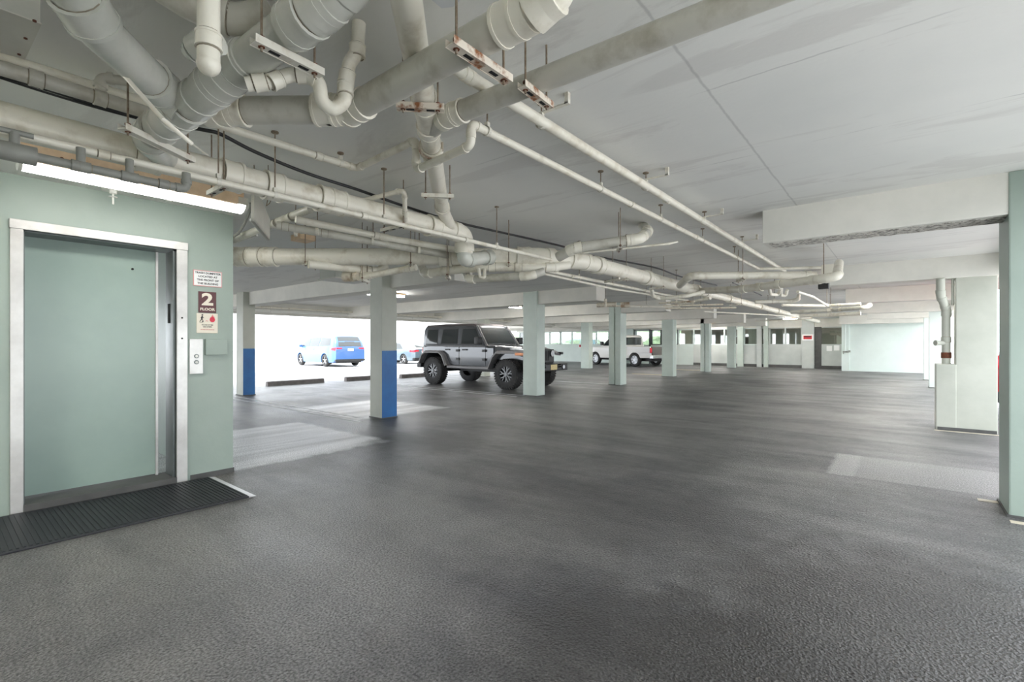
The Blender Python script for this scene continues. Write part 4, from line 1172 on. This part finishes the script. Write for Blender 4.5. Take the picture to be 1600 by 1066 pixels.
def wheel(root, x, y, R, wd, rimr, side, tmat, rmat, spokes=5, knobs=False, fmat=None, name='wheel', split=False):
    bm = B(); n = 40
    prof = [(rimr, -wd / 2 + .02), (rimr + .012, -wd / 2), (R * .9, -wd / 2), (R - .015, -wd / 2 + .015), (R, -wd / 2 + .04), (R, wd / 2 - .04), (R - .015, wd / 2 - .015), (R * .9, wd / 2), (rimr + .012, wd / 2), (rimr, wd / 2 - .02)]
    rings = [[bm.verts.new((x + r * math.cos(2 * PI * i / n), y + o, R + r * math.sin(2 * PI * i / n))) for r, o in prof] for i in range(n)]
    for i in range(n):
        a, b = rings[i], rings[(i + 1) % n]
        for j in range(len(prof)): bm.faces.new((a[j], b[j], b[(j + 1) % len(prof)], a[(j + 1) % len(prof)]))
    t = finish(name, bm, tmat, root, smooth=True, local=True)
    if knobs:
        bm = B()
        for i in range(36):
            th = 2 * PI * i / 36
            for k, oy in enumerate((-.11, -.04, .04, .11)):
                a = th + (.06 if k % 2 else 0)
                er = Vector((math.cos(a), 0, math.sin(a))); et = Vector((-math.sin(a), 0, math.cos(a)))
                obox(bm, Vector((x, y + oy, R)) + er * (R - .002), er, et, Vector((0, 1, 0)), .013, .022, .027)
            er = Vector((math.cos(th), 0, math.sin(th))); et = Vector((-math.sin(th), 0, math.cos(th)))
            obox(bm, Vector((x, y + side * (wd / 2 - .005), R)) + er * (R - .05), er, et, Vector((0, 1, 0)), .028, .02, .01)
        tk = finish('tread_blocks', bm, tmat, t, local=True); tk['kind'] = 'stuff'
    bm = B(); yo = y + side * (wd / 2 - .035)
    # barrel and dished back
    m = 32
    prof = [(rimr + .012, yo + side * .022), (rimr - .015, yo + side * .022), (rimr - .03, yo - side * .01), (rimr - .04, yo - side * .08), (.02, yo - side * .09)]
    rr = [[bm.verts.new((x + r * math.cos(2 * PI * i / m), o, R + r * math.sin(2 * PI * i / m))) for r, o in prof] for i in range(m)]
    for i in range(m):
        for j in range(len(prof) - 1): bm.faces.new((rr[i][j], rr[(i + 1) % m][j], rr[(i + 1) % m][j + 1], rr[i][j + 1]))
    rim = finish('rim', bm, rmat, t, smooth=True, local=True)
    bm = B()
    for k in range(spokes):
        a = 2 * PI * k / spokes + .3
        er = Vector((math.cos(a), 0, math.sin(a))); et = Vector((-math.sin(a), 0, math.cos(a))); Yv = Vector((0, 1, 0)); c = Vector((x, yo, R))
        if split:                    # Y shaped spokes
            obox(bm, c + er * rimr * .32, er, et, Yv, rimr * .22, .018, .014)
            for sg in (-1, 1):
                e2 = (er + et * sg * .42).normalized(); obox(bm, c + er * rimr * .70 + et * sg * rimr * .11, e2, e2.cross(Yv), Yv, rimr * .25, .013, .013)
        else:
            obox(bm, c + er * rimr * .52, er, et, Yv, rimr * .47, rimr * .10, .013)
    cyl(bm, Vector((x, yo - .03, R)), Vector((x, yo + side * .02, R)), rimr * .2, 14)
    finish('spokes', bm, fmat or rmat, t, smooth=False, local=True)
    return t


def place(root, x, y, heading): root.location = (x, y, 0); root.rotation_euler = (0, 0, heading)


def lbox(name, root, mat, x0, x1, y0, y1, z0, z1, bev=.01):
    return finish(name, box(B(), x0, x1, y0, y1, z0, z1, bev), M[mat], root, local=True)


def generic_car(kind, label, paintm, ztop, plan, tumble, wheels, R, arch, side_w, wsx, rwx, tails, hw_, cat, belt, x_end, name):
    root = empty(name, (0, 0, 0)); tag(root, label, cat)
    zl = [(ztop[0][0], .42), (ztop[0][0] + .25, .24), (ztop[-1][0] - .25, .22), (ztop[-1][0], .36)]
    s = Shell(ztop, zl, plan, tumble, wheels, arch, R)
    s.mesh('body', paintm, root)
    for sd in (-1, 1):
        for q in side_w: s.side('side_window', q, sd, M['glass_dark'], root)
        for wx in wheels: wheel(root, wx, sd * (hw_ - .13), R, .22, R * .66, sd, M['rubber'], M['dark_wheel'], 5, fmat=M['silver_wheel'])
        for dx in (-.2, .85):
            o = finish('door_handle', box(B(), dx - .09, dx + .09, sd * (s.hw(dx, belt - .12)) - .02, sd * (s.hw(dx, belt - .12)) + .02, belt - .14, belt - .11, .006), paintm, root, local=True)
        xm = side_w[0][1][0] - .05
        ym = sd * (s.hw(xm, belt) + .10)
        finish('mirror', box(B(), xm - .1, xm + .08, ym - .09, ym + .09, belt, belt + .14, .03), paintm, root, smooth=True, local=True)
        for (x0, x1, z0, z1) in tails: s.side('tail_light', ((x0, z0), (x1, z0 + .04), (x1, z1 - .02), (x0, z1)), sd, M['taillight'], root, off=.012)
        xh = ztop[-1][0] - .42
        s.side('headlight', ((xh, s.top(xh) - .20), (xh + .34, s.top(xh + .34) - .16), (xh + .34, s.top(xh + .34) - .05), (xh, s.top(xh) - .08)), sd, M['clear'], root, off=.01)
    s.across('windshield', wsx[0], wsx[1], .86, M['glass_dark'], root)
    s.across('rear_window', rwx[0], rwx[1], .84, M['glass_dark'], root)
    lbox('underbody', root, 'black', wheels[0] - .9, wheels[1] + .6, -hw_ + .25, hw_ - .25, .2, .4, .02)
    xr = ztop[0][0]
    lbox('license_plate', root, 'plate', xr - .03, xr + .03, -.16, .16, x_end, x_end + .14, .004)
    lbox('bumper', root, 'black', xr - .02, xr + .25, -hw_ + .12, hw_ - .12, .30, .42, .03)
    for (x0, x1, z0, z1) in tails:
        for sd in (-1, 1): finish('tail_lens', box(B(), xr - .012 + .02, xr + .14, sd * (hw_ - .34) - .17, sd * (hw_ - .34) + .17, z0 + .02, z1 - .01, .02), M['taillight'], root, local=True)
    return root, s


tb = [(.2, .94), (.45, 1.0), (.85, 1.0), (1.0, .97), (1.35, .87), (1.75, .72)]
van, vs = generic_car('van', 'blue minivan parked outside in the sun, seen from its rear corner', M['van_blue'],
                      [(-2.57, .92), (-2.55, 1.05), (-2.42, 1.40), (-2.22, 1.66), (-2.0, 1.72), (-1, 1.76), (.2, 1.74), (.75, 1.62), (1.75, 1.10), (2.25, .96), (2.52, .74), (2.6, .52)],
                      [(-2.57, .86), (-2.3, .96), (-1.6, 1.0), (1.6, 1.0), (2.2, .94), (2.6, .70)], tb, (-1.5, 1.5), .34, .40,
                      [((.38, 1.13), (1.38, 1.13), (.78, 1.52), (.42, 1.60)), ((-.75, 1.13), (.30, 1.13), (.34, 1.60), (-.75, 1.62)), ((-2.0, 1.17), (-.85, 1.13), (-.85, 1.61), (-1.85, 1.56))],
                      (.80, 1.70), (-2.53, -2.24), [(-2.53, -2.2, .88, 1.06)], 1.0, 'minivan', 1.08, .86, 'minivan')
place(van, -27.75, 15.9, PI - .05); van.scale = (1.06, 1.06, 1.06)
std = [(-2.32, .78), (-2.28, .98), (-1.75, 1.04), (-.95, 1.38), (-.3, 1.45), (.4, 1.40), (1.2, 1.02), (2.0, .86), (2.26, .66), (2.32, .48)]
pl = [(-2.32, .70), (-2.0, .88), (-1.3, .91), (1.4, .91), (2.0, .84), (2.32, .62)]
tb2 = [(.2, .94), (.45, 1.0), (.75, 1.0), (.95, .97), (1.45, .72)]
sw = [((.05, .98), (.95, .98), (.42, 1.32), (.08, 1.37)), ((-1.2, 1.0), (-.03, .98), (0, 1.37), (-.75, 1.34))]
sed, ss = generic_car('sedan', 'slate grey sedan outside, half hidden between the blue column and the off-roader', M['sedan_paint'], std, pl, tb2, (-1.3, 1.4), .32, .37, sw, (.46, 1.15), (-1.68, -1.0), [(-2.28, -1.95, .78, .94)], .91, 'car', .94, .72, 'sedan')
place(sed, -26.9, 20.9, PI)
rc, rs = generic_car('sedan', 'bright red car glimpsed in the gap behind the stepped pier', M['red_paint'], std, pl, tb2, (-1.3, 1.4), .32, .37, sw, (.46, 1.15), (-1.68, -1.0), [(-2.28, -1.95, .78, .94)], .91, 'car', .94, .72, 'sedan')
place(rc, 3.85, 13.0, 0); rc.scale = (1.12, 1.12, 1.16)

# pickup
tk = empty('pickup_truck', (0, 0, 0)); tag(tk, 'white pickup truck with a dark tailgate parked by the far windows', 'truck')
tzt = [(-.62, 1.75), (-.55, 1.80), (.35, 1.80), (.5, 1.74), (1.15, 1.16), (2.3, 1.06), (2.62, .95), (2.68, .6)]
tzl = [(-.62, .45), (2.4, .42), (2.68, .5)]
tpl = [(-.62, .95), (1.8, .95), (2.3, .92), (2.68, .80)]
ttb = [(.3, .95), (.55, 1.0), (1.05, 1.0), (1.15, .97), (1.8, .80)]
ts = Shell(tzt, tzl, tpl, ttb, (1.62, ), .43, .37)
ts.mesh('cab', M['truck_paint'], tk)
bs = Shell([(-2.75, .80), (-2.7, .82), (-.66, .82)], [(-2.75, .5), (-.66, .45)], [(-2.75, .93), (-.66, .95)], ttb, (-1.62, ), .43, .37)
bs.mesh('bed', M['truck_paint'], tk)
for sd in (-1, 1):
    finish('bed_side', box(B(), -2.74, -.66, sd * .90 - .05, sd * .90 + .05, .78, 1.12, .015), M['truck_paint'], tk, local=True)
    ts.side('side_window', ((-.52, 1.17), (.95, 1.17), (.48, 1.66), (-.45, 1.70)), sd, M['glass_dark'], tk)
    for wx in (-1.62, 1.62): wheel(tk, wx, sd * .83, .37, .24, .235, sd, M['rubber'], M['silver_wheel'], 7, fmat=M['silver_wheel'])
    lbox('tail_light', tk, 'taillight', -2.79, -2.66, sd * .88 - .065, sd * .88 + .065, .78, 1.06, .01)
    finish('mirror', box(B(), .80, .95, sd * 1.08 - .1, sd * 1.08 + .1, 1.2, 1.42, .03), M['black'], tk, local=True)
    ts.side('headlight', ((2.3, .78), (2.6, .78), (2.6, .92), (2.3, .95)), sd, M['clear'], tk, off=.012)
    lbox('door_handle', tk, 'black', -.38, -.2, sd * .945 - .012, sd * .945 + .02, 1.02, 1.06, .005)
ts.across('windshield', .53, 1.12, .86, M['glass_dark'], tk)
finish('rear_window', box(B(), -.645, -.615, -.68, .68, 1.22, 1.66, .01), M['glass_dark'], tk, local=True)
tg = lbox('tailgate', tk, 'tailgate', -2.80, -2.70, -.80, .80, .66, 1.12, .012)
finish('handle', box(B(), -2.815, -2.795, -.08, .08, .95, 1.01, .004), M['black'], tg, local=True)
lbox('rear_bumper', tk, 'chrome', -2.92, -2.68, -.92, .92, .46, .64, .03)
lbox('front_bumper', tk, 'chrome', 2.60, 2.78, -.9, .9, .42, .60, .03)
lbox('bed_floor', tk, 'black', -2.69, -.67, -.84, .84, .815, .84, .004)
lbox('chassis', tk, 'black', -2.5, 2.4, -.55, .55, .30, .5, .02)
place(tk, -13.6, 28.0, PI - .32); tk.scale = (1.04, 1.04, 1.04)

# grey off-roader
jp = empty('off_road_vehicle', (0, 0, 0)); jp.scale = (1.065, 1.065, 1.065); tag(jp, 'grey boxy four door off-roader with knobbly tyres parked behind the mint column', 'car')
JT = [(.5, .97), (.75, 1.0), (1.18, 1.0), (1.20, .985), (1.84, .885)]


class TubShell(Shell):
    def low(s, x):
        z = interp(s.zlow_, x); d = abs(x + 1.5)
        if d < .62: z = max(z, interp([(0, 1.02), (.32, 1.02), (.62, .62)], d))
        return z


tub = TubShell([(-2.12, 1.16), (-2.08, 1.19), (.66, 1.19), (.92, 1.18)], [(-2.12, .66), (.92, .58)], [(-2.12, .77), (-1.9, .79), (.92, .77)], JT)
tub.mesh('body', M['suv_grey'], jp)
hood = Shell([(.88, 1.20), (1.0, 1.21), (1.8, 1.16), (2.0, 1.10), (2.05, 1.0)], [(.88, .82), (2.05, .80)], [(.88, .74), (2.05, .60)], [(.7, 1.0), (1.05, 1.0), (1.2, .95)])
hood.mesh('hood', M['suv_grey'], jp, 24)
gh = Shell([(-2.13, 1.72), (-2.10, 1.80), (-2.0, 1.845), (.02, 1.85), (.20, 1.80), (.64, 1.21), (.66, 1.19)], [(-2.13, 1.17), (.66, 1.17)], [(-2.13, .77), (-1.9, .785), (.66, .77)], JT)
gh.mesh('cabin', M['suv_grey'], jp, 30)
bm = B()
rz_ = [(-2.11, 1.78), (-2.02, 1.855), (-1.0, 1.872), (.03, 1.862), (.19, 1.80)]
rows = []
for x, z in rz_:
    h_ = gh.hw(x, z - .03)
    rows.append([bm.verts.new((x, s_ * h_ * f, z + dz)) for s_, f, dz in ((-1, 1.01, -.06), (-1, .95, 0), (-1, .4, .012), (1, .4, .012), (1, .95, 0), (1, 1.01, -.06))])
for a, b in zip(rows[:-1], rows[1:]):
    for j in range(5): bm.faces.new((a[j], a[j + 1], b[j + 1], b[j]))
finish('hard_top', bm, M['suv_top'], jp, smooth=True, local=True)
gh.across('windshield', .24, .60, .86, M['glass_dark'], jp)
bm = B(); x_ = .22
for sg in (-1, 1):
    sweep(bm, [(.66, sg * .75, 1.20), (.21, sg * .685, 1.80)], .035, 8)
finish('windshield_frame', bm, M['flare'], jp, smooth=True, local=True)
finish('rear_window', box(B(), -2.15, -2.11, -.58, .58, 1.28, 1.70, .01), M['glass_dark'], jp, local=True)
for sd in (-1, 1):
    for q in (((-1.98, 1.26), (-1.45, 1.26), (-1.47, 1.71), (-1.93, 1.71)), ((-1.27, 1.26), (-.56, 1.26), (-.58, 1.71), (-1.22, 1.71)), ((-.38, 1.26), (.44, 1.26), (.16, 1.71), (-.36, 1.71))):
        wq = gh.side('side_window', q, sd, M['glass_dark'], jp, off=.008)
        cx = sum(a for a, _ in q) / 4; cz = sum(b for _, b in q) / 4
        sq = tuple((cx + (a - cx) * 1.07, cz + (b - cz) * 1.10) for a, b in q)
        gh.side('seal', sq, sd, M['black'], wq, off=.004)
    for q in (((-.42, .64), (.62, .62), (.62, 1.16), (-.42, 1.16)), ((-1.02, .64), (-.46, .64), (-.46, 1.16), (-1.30, 1.16))):
        dq = tub.side('door', q, sd, M['suv_grey'], jp, off=.010, z_in=.03)
        xh = q[0][0] + (.14 if q[0][0] > -.6 else .0)
        hh_ = finish('door_handle', box(B(), xh - .02, xh + .18, sd * .80 - .02, sd * .80 + .02, 1.065, 1.105, .008), M['black'], dq, local=True)
        for z in (1.06, .80):
            xx = q[1][0] - .04
            finish('hinge', box(B(), xx - .06, xx + .07, sd * .80 - .02, sd * .80 + .018, z - .035, z + .035, .006), M['black'], dq, local=True)
    lbox('belt_trim', jp, 'flare', -2.08, .62, sd * .785 - .006, sd * .785 + .012, 1.175, 1.20, .003)
    lbox('side_step', jp, 'flare', -.92, .84, sd * .80 - .06, sd * .80 + .06, .52, .60, .015)
    finish('mirror', box(B(), .42, .58, sd * .95 - .10, sd * .95 + .10, 1.24, 1.46, .03), M['black'], jp, smooth=True, local=True)
    # flares: folded strips with flat tops
    for nm, pl_ in (('front_fender_flare', [(.80, .58), (.98, .92), (1.16, 1.06), (1.92, 1.06), (2.10, .98)]), ('rear_fender_flare', [(-2.20, .66), (-2.05, .95), (-1.86, 1.05), (-1.20, 1.05), (-1.02, .94), (-.86, .62)])):
        bm = B(); ring = []
        yi, yo = sd * .66, sd * .95
        for k_, (x, z) in enumerate(pl_):
            pa = pl_[max(k_ - 1, 0)]; pb = pl_[min(k_ + 1, len(pl_) - 1)]
            d_ = Vector((pb[0] - pa[0], 0, pb[1] - pa[1])).normalized(); n_ = Vector((-d_.z, 0, d_.x))
            if n_.z < -.2: n_ = -n_
            P = Vector((x, 0, z))
            ring.append([bm.verts.new(v) for v in (P + Vector((0, yi, 0)), P + Vector((0, yo - sd * .05, 0)) , P + Vector((0, yo, 0)) - n_ * .035, P + Vector((0, yo, 0)) - n_ * .075, P + Vector((0, yi, 0)) - n_ * .05)])
        for a, b in zip(ring[:-1], ring[1:]):
            for j in range(5): bm.faces.new((a[j], a[(j + 1) % 5], b[(j + 1) % 5], b[j]))
        bm.faces.new(ring[0]); bm.faces.new(ring[-1])
        ff = finish(nm, bm, M['flare'], jp, local=True)
        if 'front' in nm:
            finish('marker_light', box(B(), 1.93, 2.16, sd * .955 - .10, sd * .955 + .006, .95, 1.02, .01), M['amber'] if sd < 0 else M['black'], ff, local=True)  # far marker black: shade at the front painted into the lens
    for wx in (-1.5, 1.5): wheel(jp, wx, sd * .79, .42, .28, .235, sd, M['rubber'], M['dark_wheel'], 7, True, M['wheel_face'], split=True)
    lbox('tail_light', jp, 'taillight', -2.17, -2.09, sd * .70 - .07, sd * .70 + .07, .90, 1.14, .012)
    bm = B(); cyl(bm, (2.06, sd * .47, .98), (2.12, sd * .47, .98), .09, 20); finish('headlight', bm, M['glass_dark'], jp, smooth=True, local=True)  # dark lens colour stands in for shade on the front end
    bm = B(); cyl(bm, (2.30, sd * .62, .60), (2.40, sd * .62, .60), .075, 18); fl_ = finish('fog_light', bm, M['black'], jp, smooth=True, local=True)
    bm = B(); cyl(bm, (2.40, sd * .62, .60), (2.405, sd * .62, .60), .055, 18); finish('lens', bm, M['clear'], fl_, local=True)
    bm = B(); sweep(bm, [(2.34, sd * .38, .66), (2.46, sd * .38, .68), (2.48, sd * .38, .62), (2.36, sd * .38, .60)], .02, 8); finish('tow_hook', bm, M['black'], jp, smooth=True, local=True)
    lbox('inner_fender', jp, 'black', .92, 2.0, sd * .45 - .16, sd * .45 + .16, .5, 1.0, .02)
lbox('grille', jp, 'black', 2.03, 2.075, -.60, .60, .72, 1.10, .015)
bm = B()
for k_ in range(7): box(bm, 2.07, 2.08, -.30 + k_ * .1 - .028, -.30 + k_ * .1 + .028, .78, 1.06)
finish('grille_slots', bm, M['dark'], jp, local=True)
lbox('front_bumper', jp, 'black', 2.14, 2.38, -.86, .86, .50, .70, .03)
lbox('license_plate', jp, 'plate_y', 2.38, 2.392, -.02, .29, .53, .68, .003)
lbox('rear_bumper', jp, 'black', -2.34, -2.14, -.85, .85, .50, .66, .03)
lbox('cowl', jp, 'black', .62, .90, -.72, .72, 1.17, 1.205, .01)
bm = B(); sweep(bm, [(.70, -.5, 1.22), (.60, -.05, 1.27)], .008, 6); sweep(bm, [(.70, .1, 1.22), (.60, .55, 1.27)], .008, 6); finish('wiper', bm, M['black'], jp, local=True)
bm = B(); box(bm, -2.2, 2.2, -.48, -.38, .48, .60); box(bm, -2.2, 2.2, .38, .48, .48, .60); box(bm, -.8, .7, -.38, .38, .42, .58); sweep(bm, [(-1.5, -.7, .42), (-1.5, .7, .42)], .05, 10); sweep(bm, [(1.5, -.7, .42), (1.5, .7, .42)], .05, 10); box(bm, -2.1, .9, -.75, .75, .58, .64)
finish('chassis', bm, M['black'], jp, local=True)
# spare wheel on the tailgate
spw = wheel(jp, 0, 0, .41, .26, .235, 1, M['rubber'], M['dark_wheel'], 7, False, M['wheel_face'], 'spare_wheel', split=True)
spw.rotation_euler = (0, 0, PI / 2); spw.location = (-2.32, 0, .60)
t_ = text('hood_lettering', 'WILLYS', .085, M['ink'], jp, (1.30, -.688, 1.118), (PI / 2, 0, .12), .003)
jc = (at(793, 609, 0) + at(673, 600, 0)) / 2
place(jp, jc.x, jc.y + .98, 0)
